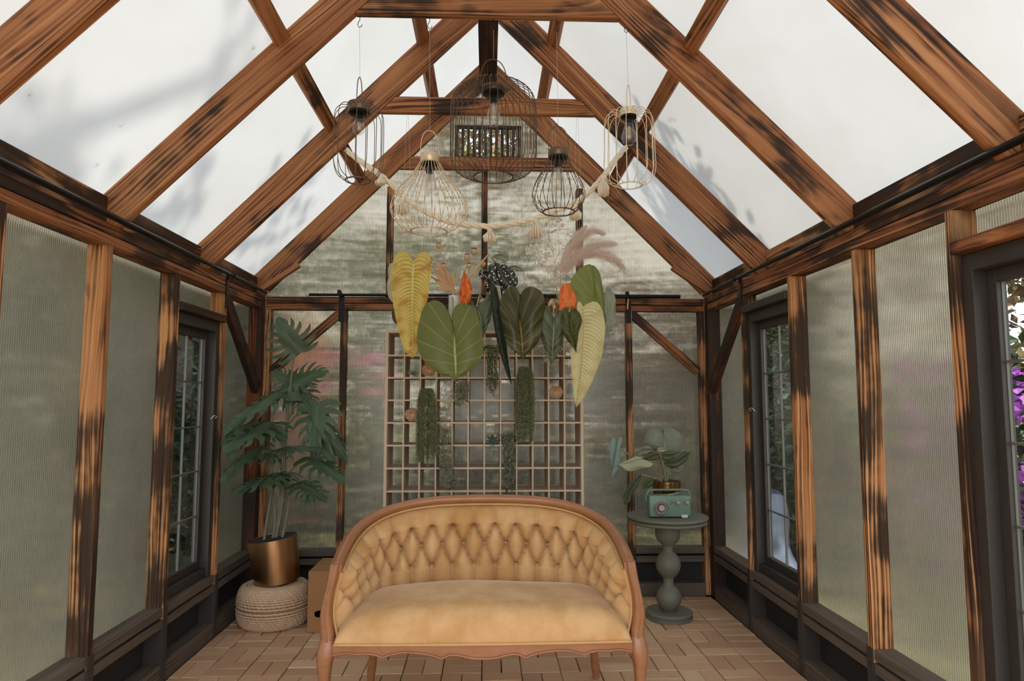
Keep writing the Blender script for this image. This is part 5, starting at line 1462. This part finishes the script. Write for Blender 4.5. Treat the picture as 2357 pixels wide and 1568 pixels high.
mb.build('spikes', M['airplant'], t, fixn=False)
x_, z_ = cell(*cs(1010, 1000)); t = thing('echeveria', 'blue green rosette succulent in a cubby near the middle of the shelf', 'succulent', (x_, SHY + .05, z_))
mb = MB(); c = Vector((x_, SHY + .04, z_ + .022))
for ring, (n, L_, el) in enumerate(((8, .042, .1), (6, .032, .5), (4, .02, .9))):
    for i in range(n):
        an = 2 * pi * i / n + ring * .4; d = Vector((cos(an) * cos(el), -sin(el) * .8 + sin(an) * cos(el) * .4, sin(an) * cos(el) * .75 + sin(el) * .4)).normalized()
        mb.ball(c + d * L_ * .55, L_ * .5, 8, 6, (1, .62, .3), d.to_track_quat('X', 'Z').to_matrix())
mb.ball(c - Vector((0, 0, .01)), .014, 8, 6)
for i in range(3): mb.tube(smoothline([c, c + Vector((.01 * (i - 1), -.052, -.02)), c + Vector((.012 * (i - 1), -.056, -.05 - .02 * i))], 8), [.0016] * 8 + [.004], 6)
mb.build('rosette', M['echev'], t, 180, fixn=False)
for a, b, w_ in ((1480, 262, 'left of the grey green arrow leaf tip'), (1650, 245, 'right of the grey green arrow leaf tip'), (1492, 328, 'just under the second highest board')):
    x_, z_ = cell(*cs(a, b)); p = at(*cs(a, b), SHY + .02)
    t = thing('white_flower_cluster', f'cluster of tiny white flowers in a cubby, {w_}', 'flowers', (p.x, SHY + .04, z_), 'white flower clusters in the cubbies')
    mb = MB(); rnd = random.Random(a)
    for i in range(70):
        q = p + Vector((rnd.gauss(0, .018), rnd.gauss(0, .012), rnd.gauss(0, .011)))
        if q.z < z_ + .006: q.z = z_ + .006 + rnd.random() * .01
        n = Vector((rnd.gauss(0, 1), -1, rnd.gauss(0, 1))).normalized(); u = n.orthogonal().normalized(); w2 = n.cross(u)
        mb.add([q] + [q + (u * cos(k * 2 * pi / 5) + w2 * sin(k * 2 * pi / 5)) * .0052 + n * .002 for k in range(5)], [(0, k + 1, (k + 1) % 5 + 1) for k in range(5)])
    mb.build('florets', M['whitefl'], t, fixn=False)
    MB().tube([Vector((p.x, SHY + .05, z_)), p], .003, 6).build('stalk', M['petiole'], t, 180)
# ------------------------------------------------------------------ pouf, brass pot and tall plant
def woven():
    t = NT('woven_seagrass'); p = t.n('ShaderNodeTexCoord').outputs['Object']; sp = t.n('ShaderNodeSeparateXYZ', i={0: p})
    g = t.n('ShaderNodeNewGeometry')
    c = t.mix(t.noise(p, 30, 4), rgb(172, 138, 106), rgb(216, 188, 156)); c = t.mix(t.math('MULTIPLY', t.noise(p, 4, 2), .5), c, rgb(190, 156, 124))
    return t.fin(t.bsdf(c, .9))


M['woven'] = woven(); M['copper'] = plain('brushed_copper_brass', rgb(192, 154, 114), .28, 1., var=.06); M['potin'] = plain('dark_pot_inside', rgb(26, 22, 18), .8)
pc = Vector(((at(548, 1400, 4.42).x + at(715, 1400, 4.42).x) / 2, 4.42, 0)); PR = (at(715, 1400, 4.42).x - at(548, 1400, 4.42).x) / 2 - .004
PH = .235
po = thing('pouf', 'round woven seagrass pouf under the copper plant pot', 'pouf', pc)
mb = MB(); nr = 26
prof = []
for i in range(nr):
    f = i / (nr - 1); a = -pi / 2 + pi * f
    e_ = .62
    r = PR * (.70 + .30 * abs(cos(a)) ** e_); z = PH / 2 + PH / 2 * (1 if sin(a) > 0 else -1) * abs(sin(a)) ** .8
    prof.append((r, z))
prof += [(PR * .70 * (1 - k / 9) + .001, PH + .003 * sin(k)) for k in range(1, 10)]
for i, (r, z) in enumerate(prof):          # each round of the coil is a plaited cord
    mb.tube([(pc.x + (r + .0022 * sin(46 * 2 * pi * k / 184 + i * 1.7)) * cos(2 * pi * k / 184), pc.y + (r + .0022 * sin(46 * 2 * pi * k / 184 + i * 1.7)) * sin(2 * pi * k / 184), max(.006, z + .0018 * cos(46 * 2 * pi * k / 184 + i * 1.7))) for k in range(184)], .0072, 6, closed=True)
mb.build('woven_cover', M['woven'], po, 180)
MB().lathe([(.001, .006)] + [(max(.001, r - .003), min(PH - .004, max(.006, z))) for r, z in prof], pc, 48).build('core', plain('seagrass_core', rgb(150, 118, 88), .95), po, 180)
tilt_ = Euler((.02, math.radians(-7.5), 0)).to_matrix()
pb = Vector((at(637, 1358, 4.40).x, 4.41, PH + .016))
PRr, PHh = .150, .270
pot = thing('plant_pot', 'large copper coloured metal pot leaning slightly on the woven pouf', 'plant pot', pb)
mb = MB(); mb.lathe([(.0001, 0), (PRr * .86, 0), (PRr * .90, .004), (PRr, PHh - .003), (PRr, PHh), (PRr - .004, PHh), (PRr * .93, PHh * .80), (.0001, PHh * .80)], pb, 72, tilt_)
po_ = mb.build('body', M['copper'], pot, 40)
MB().lathe([(.0001, PHh * .80 + .001), (PRr * .92, PHh * .80 + .001), (PRr * .985, PHh - .002)], pb, 48, tilt_).build('inside', M['potin'], pot, 40)
M['cane'] = plain('grey_green_cane', rgb(110, 108, 88), .7, var=.3, scale=40)


def mon_mat():
    t = NT('deep_green_split_leaf'); uv = t.n('ShaderNodeUVMap'); sp = t.n('ShaderNodeSeparateXYZ', i={0: uv.outputs[0]})
    p = t.n('ShaderNodeTexCoord').outputs['Object']
    s = t.math('ABSOLUTE', t.math('MULTIPLY', t.math('SUBTRACT', sp.outputs[0], .5), 2.))
    md = t.n('ShaderNodeMapRange', interpolation_type='SMOOTHSTEP', i={0: s, 1: .01, 2: .05, 3: 1., 4: 0.})
    c = t.mix(t.noise(p, 9, 3), rgb(58, 78, 54), rgb(102, 122, 94))
    lat = t.math('MULTIPLY', t.n('ShaderNodeMapRange', interpolation_type='SMOOTHSTEP', i={0: t.math('ABSOLUTE', t.math('SUBTRACT', t.math('FRACT', t.math('MULTIPLY', sp.outputs[1], 8.)), .5)), 1: .0, 2: .06, 3: 1., 4: 0.}).outputs[0], .35)
    c = t.mix(lat, c, rgb(34, 46, 34)); c = t.mix(t.math('MULTIPLY', md.outputs[0], .6), c, rgb(116, 130, 100))
    a = t.bsdf(c, .42, Specular_IOR_Level=.4); b = t.n('ShaderNodeBsdfTranslucent', i={'Color': t.mix(.5, c, rgb(90, 140, 90))})
    return t.fin(t.n('ShaderNodeMixShader', i={0: .28, 1: a, 2: b.outputs[0]}).outputs[0])


M['monstera'] = mon_mat()


def split_leaf(base, tip, nrm, width, parent, mat, rnd, lobes=7, droop=.12, cup=.10):
    """deeply fingered philodendron leaf: a blade along base-tip with rounded fingers on both sides"""
    ax = tip - base; L_ = ax.length; ax.normalize(); nrm = (nrm - ax * nrm.dot(ax)).normalized(); sd = ax.cross(nrm)
    mb = MB()
    def surf(x, y):            # x along 0..1, y across in -1..1 (times width/2)
        h = -droop * L_ * x * x - cup * width * abs(y) ** 1.5 + .018 * L_ * sin(9 * y + 5 * x)
        return base + ax * (x * L_) + sd * (y * width / 2) + nrm * h
    for sg in (-1, 1):
        for k in range(lobes):
            f = k / (lobes - 1); x0 = .02 + .82 * f; ang = math.radians(128 - 104 * f)
            ln = (.70 + .5 * sin(pi * min(1, .18 + .72 * f))) * (1 - .30 * f) * rnd.uniform(.9, 1.08)
            wd = .185 * (1.05 - .35 * f)
            n_ = 10
            ring = []
            for i in range(n_ + 1):
                v = i / n_
                w_ = wd * (.95 - .35 * v) * (1 - max(0, (v - .72) / .28) ** 2.2) ** .5 if v < 1 else 0
                w_ = max(w_, .004)
                bend = ang - .45 * v * v
                cx_ = x0 + cos(bend) * ln * v * .5; cy_ = sin(bend) * ln * v
                tx, ty = cos(bend) * .5, sin(bend); q = sqrt(tx * tx + ty * ty); tx, ty = tx / q, ty / q
                ring.append([(cx_ - ty * w_ * .5 * 1.0, cy_ + tx * w_), (cx_, cy_), (cx_ + ty * w_ * .5 * 1.0, cy_ - tx * w_)])
            def fn(u, v, ring=ring, sg=sg):
                i = int(round(u * n_)); j = int(round(v * 2)); a, b = ring[i][j]
                pt = surf(a, sg * max(0, b)); 
                if j == 1: pt = pt - nrm * .010 * L_
                return pt
            mb.grid(fn, n_, 2, uvfn=lambda u, v: (.5 + .5 * abs(v - .5) * 2 * .9 + .02, u))
        # solid middle of the blade
        mb.grid(lambda u, v, sg=sg: surf(-.02 + .99 * u, sg * v * (.40 * sin(pi * min(1, .16 + .80 * u)) ** .8)), 16, 4, uvfn=lambda u, v, sg=sg: (.5 + .5 * v * .5, u))
    return mb.build('leaf', mat, parent, 180, fixn=False)


pp = thing('split_leaf_philodendron', 'tall dark green split leaf plant growing in the copper pot', 'plant', pb + tilt_ @ Vector((0, 0, PHh * .8)))
cp = lambda x, y: (480 + x * .5104, 680 + y * .5102)
soil = pb + tilt_ @ Vector((0, 0, PHh * .8))
rnd = random.Random(11)
PYY = 4.40
lv = [  # base, tip (crop px), width m, dY base, dY tip, normal
    ((398, 250), (318, 118), .29, 0, -.05, (.1, -1, .25)),
    ((376, 395), (512, 338), .22, .0, -.06, (0, -1, .5)),
    ((372, 400), (470, 500), .26, .05, .02, (.2, -1, .6)),
    ((372, 395), (300, 345), .18, .05, .0, (0, -.8, .6)),
    ((318, 440), (85, 560), .26, .0, -.36, (-.3, -.7, .9)),
    ((262, 575), (92, 655), .32, -.08, -.42, (-.15, -.75, .9)),
    ((250, 590), (340, 640), .20, -.05, -.12, (.2, -.6, .9)),
    ((440, 470), (628, 705), .24, -.02, -.10, (.9, -.6, .5)),
    ((492, 500), (470, 690), .27, -.05, -.16, (0, -1, .3)),
    ((330, 690), (480, 672), .26, -.02, -.22, (.1, -.35, 1)),
    ((470, 735), (602, 815), .24, -.02, -.14, (.5, -.6, .8)),
    ((215, 690), (66, 795), .24, -.06, -.38, (-.4, -.5, .9)),
    ((285, 815), (132, 862), .24, -.06, -.32, (-.1, -.35, 1)),
    ((420, 850), (520, 905), .22, -.02, -.14, (.4, -.5, .9)),
    ((455, 850), (448, 945), .14, .0, -.06, (.1, -1, .4)),
    ((350, 800), (262, 838), .20, -.05, -.26, (0, -.4, 1)),
    ((140, 560), (90, 700), .2, -.14, -.34, (-.4, -1, .3)),
    ((520, 640), (560, 760), .22, .03, .0, (.3, -1, .5)),
    ((300, 720), (180, 720), .2, .06, -.02, (-.1, -.5, 1)),
    ((380, 830), (340, 790), .16, .02, -.1, (0, -.6, .8)),
]
stems_mb = MB()
main = smoothline([soil + Vector((.0, 0, -.02)), at(*cp(330, 950), PYY), at(*cp(345, 700), PYY), at(*cp(360, 500), PYY), at(*cp(385, 262), PYY)], 40)
M_ = MB(); M_.tube(main, [.0125 - .006 * i / 40 for i in range(41)], 8)
canes = [((268, 1140), (272, 960), (300, 820)), ((312, 1145), (318, 980), (335, 760)), ((325, 1145), (338, 960), (360, 800)), ((345, 1130), (356, 980), (366, 850)), ((300, 1140), (300, 980), (270, 700))]
for i, P in enumerate(canes):
    a = soil + tilt_ @ Vector(((P[0][0] - 312) * .0014, .03 * ((i % 3) - 1), -.015))
    M_.tube(smoothline([a] + [at(*cp(*q), PYY + .02 * (i % 3 - 1)) for q in P[1:]], 20), [.010 - .003 * k / 20 for k in range(21)], 8)
M_.build('canes', M['cane'], pp, 180)
pet = MB()
for b, tp, w_, d0, d1, nr_ in lv:
    B_ = at(*cp(*b), PYY + d0); T_ = at(*cp(*tp), PYY + d1)
    split_leaf(B_, T_, Vector(nr_), w_ * 1.08, pp, M['monstera'], rnd)
    j = min(range(8, 41), key=lambda i: (main[i] - (B_ - Vector((0, 0, .14)))).length)
    pet.tube(smoothline([main[j], (main[j] + B_) / 2 + Vector((0, 0, .035)), B_], 10), [.0055 - .0022 * i / 10 for i in range(11)], 6)
pet.build('petioles', plain('green_leaf_stalk', rgb(96, 112, 74), .6), pp, 180)

# ------------------------------------------------------------------ box behind the settee
bx0 = at(707, 1445, 4.22); bt = at(716, 1318, 4.22)
bx = thing('cardboard_box', 'closed brown cardboard box with a hand hole behind the left end of the settee', 'box', (bx0.x + .19, 4.40, 0))
M['card'] = plain('brown_cardboard', rgb(156, 112, 70), .85)
W_, D_, H_ = .38, .36, bt.z
x0 = bx0.x; mb = MB()
# front face with a hand hole
hc = Vector((x0 + .085, 4.22, .105)); hw_, hh_ = .045, .021
ring = []; n_ = 40
for i in range(n_):
    a = 2 * pi * i / n_; ca, sa = cos(a), sin(a); m_ = max(abs(ca) / 1, abs(sa) / 1)
    ring.append((hc.x + hw_ * (1 if ca > 0 else -1) * abs(ca) ** .6, hc.z + hh_ * (1 if sa > 0 else -1) * abs(sa) ** .8))
outr = []
for i in range(n_):
    a = 2 * pi * i / n_; ca, sa = cos(a), sin(a); s_ = 1e9
    for lim, c_ in ((x0 + W_ - hc.x, ca), (hc.x - x0, -ca), (H_ - hc.z, sa), (hc.z - .002, -sa)):
        if c_ > 1e-6: s_ = min(s_, lim / c_)
    outr.append((hc.x + ca * s_, hc.z + sa * s_))
for cx_, cz_, qa in ((x0 + W_, H_, 0), (x0, H_, 0), (x0, .002, 0), (x0 + W_, .002, 0)):
    an = math.atan2(cz_ - hc.z, cx_ - hc.x) % (2 * pi); i = int(round(an / (2 * pi) * n_)) % n_; outr[i] = (cx_, cz_)
b0 = len(mb.v)
for y_ in (4.22, 4.226):
    mb.v += [Vector((a, y_, b)) for a, b in ring]; mb.v += [Vector((a, y_, b)) for a, b in outr]
for i in range(n_):
    j = (i + 1) % n_
    mb.f.append((i, j, n_ + j, n_ + i)); mb.f.append((2 * n_ + i, 3 * n_ + i, 3 * n_ + j, 2 * n_ + j)); mb.f.append((i, 2 * n_ + i, 2 * n_ + j, j))
mb.box((x0 + .003, 4.22 + D_ / 2 + .003, H_ / 2), (.006, D_ - .006, H_ - .002)); mb.box((x0 + W_ - .003, 4.22 + D_ / 2 + .003, H_ / 2), (.006, D_ - .006, H_ - .002))
mb.box((x0 + W_ / 2, 4.22 + D_ - .003, H_ / 2), (W_, .006, H_ - .002)); mb.box((x0 + W_ / 2, 4.22 + D_ / 2, .005), (W_ - .012, D_ - .012, .006))
mb.build('body', M['card'], bx)
for k, yy in enumerate((4.22 + D_ * .25, 4.22 + D_ * .75)):
    MB().box((x0 + W_ / 2, yy, H_ + .002), (W_, D_ / 2 - .006, .005)).build('flap', M['card'], bx)

# ------------------------------------------------------------------ pedestal table, radio, small plant
M['sage'] = plain('grey_green_matt_paint', rgb(104, 103, 88), .6, var=.06)
TY = 4.42; tcx = at(1540, 1400, TY).x; tz = at(1541, 1186, TY).z
tb = thing('pedestal_table', 'round grey green pedestal table with a turned bobbin column', 'table', (tcx, TY, 0))
tr = (at(1632, 1200, TY).x - at(1450, 1200, TY).x) / 2
k = TY / FPX
MB().lathe([(.0001, tz - .018), (tr * .985, tz - .018), (tr, tz - .012), (tr, tz - .004), (tr * .99, tz), (.0001, tz)], (tcx, TY, 0), 64).build('table_top', M['sage'], tb, 40)
MB().lathe([(.0001, tz - .046), (tr * .95, tz - .046), (tr * .975, tz - .040), (tr * .975, tz - .030), (tr * .955, tz - .025), (.0001, tz - .025)], (tcx, TY, 0), 64).build('under_disc', M['sage'], tb, 40)
MB().lathe([(.0001, tz - .026), (tr * .90, tz - .026), (tr * .90, tz - .017), (.0001, tz - .017)], (tcx, TY, 0), 48).build('spacer', M['sage'], tb, 40)
br_ = (at(1594, 1420, TY).x - at(1488, 1420, TY).x) / 2
MB().lathe([(.0001, 0), (br_ * .985, 0), (br_, .006), (br_, .014), (br_ * .93, .02), (br_ * .93, .026), (br_, .03), (br_, .040), (br_ * .97, .045), (.0001, .045)], (tcx, TY, 0), 56).build('base', M['sage'], tb, 40)
zc = lambda py: at(1540, py, TY).z
cl = [(.030, .044)]
def bob(z0, z1, r):
    return [(.034 + (r - .034) * sin(pi * i / 12) ** .75, z0 + (z1 - z0) * i / 12) for i in range(13)]
R1 = 28 * k; z1_, z2_, z3_ = zc(1412), zc(1355), zc(1335)
cl = [(.034, .044)] + bob(.046, .046 + .155, R1) + [(.032, .215), (.032, .24)] + bob(.25, .25 + .16, R1) + [(.032, .425), (.032, .44)] + [(.034, .448), (R1 * .75, .47), (R1, .505), (R1 * .98, tz - .062), (R1 * .86, tz - .05), (R1 * .86, tz - .045)]
MB().lathe(cl, (tcx, TY, 0), 40).build('column', M['sage'], tb, 60)
# radio
RY = 4.30
rx0, rx1 = at(1495, 1170, RY).x, at(1591, 1170, RY).x; rz0 = tz + .006; rz1 = at(1540, 1141, RY).z
rad = thing('portable_radio', 'retro green portable radio standing on the round table', 'radio', ((rx0 + rx1) / 2, RY + .045, tz))
M['radio'] = plain('sage_green_plastic', rgb(98, 126, 108), .4, var=.05)
M['chrome'] = plain('brushed_chrome', rgb(206, 204, 198), .25, .9, var=.03)
M['dial'] = plain('dark_brown_dial', rgb(78, 60, 56), .5)
mb = MB(); mb.box(((rx0 + rx1) / 2, RY + .045, (rz0 + rz1) / 2), (rx1 - rx0, .09, rz1 - rz0), b=.016); body = mb.build('case', M['radio'], rad, 40)
for x_ in (rx0 + .03, rx1 - .03): MB().lathe([(.0001, tz), (.006, tz), (.006, rz0 + .003), (.0001, rz0 + .003)], (x_, RY + .045, 0), 12).build('foot', M['blackmetal'], rad, 40)
fr = Euler((pi / 2, 0, 0)).to_matrix()
cr = lambda x, y: (1380 + x * .17857, 960 + y * .17857)
kr = RY / FPX * .17857
dc = at(*cr(795, 1172), RY); dr = 97 * kr
mb = MB(); mb.lathe([(dr * .84, .0), (dr * .86, .006), (dr * .93, .009), (dr, .006), (dr * 1.01, 0)], Vector((dc.x, RY, dc.z)), 48, fr, close=False); mb.build('dial_ring', M['chrome'], rad, 60)
dl = MB().lathe([(.0001, .0035), (dr * .86, .0035), (dr * .86, -.002), (.0001, -.002)], Vector((dc.x, RY, dc.z)), 40, fr).build('dial', M['dial'], rad, 60)
mk = MB()
for i in range(28):
    a = 2 * pi * i / 28; rr_ = dr * .70
    mk.box(Vector((dc.x + rr_ * cos(a), RY - .0038, dc.z + rr_ * sin(a))), (dr * (.16 if i % 2 else .24), .0006, dr * .035), rot=Euler((0, -a, 0)))
mk.build('scale_marks', M['white_vase'], dl)
MB().lathe([(.0001, .022), (dr * .36, .022), (dr * .42, .018), (dr * .44, .003), (.0001, .003)], Vector((dc.x, RY, dc.z)), 32, fr).build('tuning_knob', M['chrome'], rad, 50)
for a, b in ((1010, 1100), (1125, 1096)):
    q = at(*cr(a, b), RY); r = 46 * kr
    MB().lathe([(r * .7, .0), (r * .75, .004), (r * .9, .006), (r, .003), (r * 1.02, 0)], Vector((q.x, RY, q.z)), 32, fr).build('knob_ring', M['chrome'], rad, 60)
    MB().lathe([(.0001, .001), (r * .72, .001), (r * .72, .0025), (.0001, .0025)], Vector((q.x, RY, q.z)), 24, fr).build('knob_plate', M['radio'], rad, 60)
    MB().lathe([(.0001, .016), (r * .42, .016), (r * .5, .012), (r * .52, .002), (.0001, .002)], Vector((q.x, RY, q.z)), 24, fr).build('knob', M['chrome'], rad, 50)
for a, b in ((922, 1093), (918, 1120), (940, 1108)):
    q = at(*cr(a, b), RY); MB().lathe([(.0001, .004), (7 * kr, .003), (8 * kr, -.001), (.0001, -.001)], Vector((q.x, RY, q.z)), 12, fr).build('indicator', M['dial'], rad, 50)
q0, q1 = at(*cr(1058, 1262), RY), at(*cr(1136, 1298), RY)
bd = MB().box(((q0.x + q1.x) / 2, RY - .001, (q0.z + q1.z) / 2), (q1.x - q0.x, .003, q0.z - q1.z), b=.0005).build('badge', plain('pale_silver_badge', rgb(196, 190, 182), .4), rad)
hz = at(1540, 1128, RY + .045).z
H_ = smoothline([(rx0 - .006, RY + .05, at(1492, 1158, RY).z), (rx0 - .006, RY + .048, hz - .035), (rx0 + .004, RY + .046, hz - .010), (rx0 + .03, RY + .045, hz), ((rx0 + rx1) / 2, RY + .045, hz + .001), (rx1 - .03, RY + .045, hz), (rx1 - .004, RY + .046, hz - .010), (rx1 + .006, RY + .048, hz - .035), (rx1 + .006, RY + .05, at(1592, 1158, RY).z)], 60)
MB().tube(H_, .0065, 10).build('handle', M['radio'], rad, 180)
MB().tube([at(*cr(806, 1014), RY + .06), at(*cr(900, 998), RY + .055), at(*cr(1045, 975), RY + .05)], .0022, 8).build('aerial', M['chrome'], rad, 60)
# small pot and plant
SY_ = 4.52; k = SY_ / FPX
spc = Vector((at(1534, 1110, SY_).x, SY_, tz)); sr = (at(1566, 1110, SY_).x - at(1503, 1110, SY_).x) / 2; szt = at(1534, 1107, SY_).z
sp_ = thing('brass_pot', 'small dark brass pot behind the green radio on the table', 'plant pot', spc)
h_ = szt - tz
MB().lathe([(.0001, 0), (sr * .9, 0), (sr * .93, .004), (sr, h_), (sr * .96, h_), (sr * .93, h_ * .8), (.0001, h_ * .8)], spc, 48).build('body', plain('aged_brass', rgb(142, 110, 70), .25, 1., var=.12), sp_, 40)
MB().lathe([(.0001, h_ * .8 + .001), (sr * .92, h_ * .8 + .001), (sr * .955, h_ - .002)], spc, 32).build('inside', M['potin'], sp_, 40)
ap = thing('potted_anthurium', 'silvery heart leaved plant in the brass pot on the table', 'plant', spc + Vector((0, 0, h_ * .8)))
M['an_grey'] = vein_leaf('silvery_grey_heart_leaf', rgb(116, 122, 104), rgb(142, 146, 128), rgb(178, 174, 154), n=7, vw=.05, mid=.03)
M['an_teal'] = vein_leaf('blue_green_leaf_back', rgb(118, 144, 134), rgb(138, 162, 152), rgb(104, 92, 76), n=6, vw=.05, mid=.04)
M['an_pale'] = vein_leaf('pale_sage_leaf_back', rgb(158, 164, 132), rgb(176, 180, 150), rgb(196, 196, 168), n=7, vw=.06, mid=.04)
M['an_dark'] = vein_leaf('dark_sage_leaf', rgb(70, 80, 52), rgb(94, 102, 70), rgb(140, 142, 108), n=7, vw=.05, mid=.03)
stp = plain('reddish_green_stalk', rgb(132, 124, 96), .6)
Sp = spc + Vector((0, 0, h_ * .8))
def al(mid, lf, rt, mm, dy=0, **kw):
    j = at(*cr(*mid[0]), SY_ + dy)
    traced_leaf('', '', '', mid, lf, rt, SY_ + dy, M[mm], cr, parent=ap, part='leaf', stem=[j, j.lerp(Sp, .5) + Vector((0, 0, .02)), Sp + (j - Sp).normalized() * .01, Sp - Vector((0, 0, .01))], stem_mat=stp, prefine=26, **kw)
al([(815, 235), (830, 330), (842, 470)], [(815, 235), (795, 165), (710, 142), (630, 185), (592, 280), (600, 350), (660, 410), (740, 450), (842, 470)], [(815, 235), (822, 160), (890, 130), (980, 160), (1060, 225), (1088, 310), (1080, 400), (1030, 475), (930, 480), (842, 470)], 'an_grey', .03, bulge=.025, cup=-.02)
al([(220, 380), (195, 480), (175, 600), (150, 785)], [(220, 380), (205, 300), (190, 255), (145, 310), (116, 400), (120, 500), (140, 610), (165, 690), (150, 785)], [(220, 380), (230, 300), (260, 255), (294, 275), (285, 340), (270, 450), (276, 560), (284, 640), (240, 700), (150, 785)], 'an_teal', -.05, bulge=.015)
al([(520, 535), (440, 580), (350, 605), (215, 615)], [(520, 535), (560, 525), (480, 510), (400, 535), (300, 580), (215, 615)], [(520, 535), (640, 575), (692, 600), (650, 640), (560, 660), (450, 695), (340, 690), (280, 640), (215, 615)], 'an_pale', -.10, bulge=.014, wave=.008)
al([(535, 745), (440, 850), (380, 960), (330, 1145)], [(535, 745), (450, 790), (370, 880), (315, 1000), (300, 1090), (330, 1145)], [(535, 745), (520, 830), (470, 910), (420, 1000), (390, 1090), (330, 1145)], 'an_dark', -.06, bulge=.02, wave=.01)
al([(835, 605), (930, 590), (1050, 540), (1180, 448)], [(835, 605), (870, 560), (980, 520), (1070, 450), (1180, 448)], [(835, 605), (870, 640), (970, 655), (1090, 590), (1180, 448)], 'an_dark', -.04, bulge=.02, wave=.008)
al([(690, 430), (610, 420), (540, 440), (470, 470)], [(690, 430), (640, 375), (560, 380), (480, 410), (470, 470)], [(690, 430), (650, 470), (560, 500), (490, 510), (470, 470)], 'an_grey', -.06, bulge=.02, wave=.012)
al([(780, 480), (700, 500), (620, 530), (560, 545)], [(780, 480), (720, 440), (640, 470), (570, 520), (560, 545)], [(780, 480), (760, 540), (690, 560), (620, 560), (560, 545)], 'an_dark', -.09, bulge=.015)
al([(790, 490), (860, 500), (930, 500), (990, 470)], [(790, 490), (830, 445), (920, 440), (990, 470)], [(790, 490), (820, 560), (910, 560), (990, 470)], 'an_dark', -.07, bulge=.015)
al([(740, 430), (800, 410), (840, 420), (900, 440)], [(740, 430), (760, 400), (830, 395), (900, 440)], [(740, 430), (770, 460), (840, 460), (900, 440)], 'an_pale', -.05, bulge=.012)
al([(900, 680), (960, 660), (1020, 680), (1080, 650)], [(900, 680), (960, 620), (1040, 610), (1080, 650)], [(900, 680), (950, 720), (1030, 720), (1080, 650)], 'an_grey', .03, bulge=.012)
al([(690, 790), (640, 840), (590, 890), (560, 935)], [(690, 790), (620, 800), (560, 850), (560, 935)], [(690, 790), (690, 870), (630, 910), (560, 935)], 'an_dark', -.05, bulge=.015)
al([(880, 720), (890, 760), (880, 790), (850, 800)], [(880, 720), (920, 730), (910, 790), (850, 800)], [(880, 720), (850, 740), (840, 780), (850, 800)], 'an_grey', .05, bulge=.008)
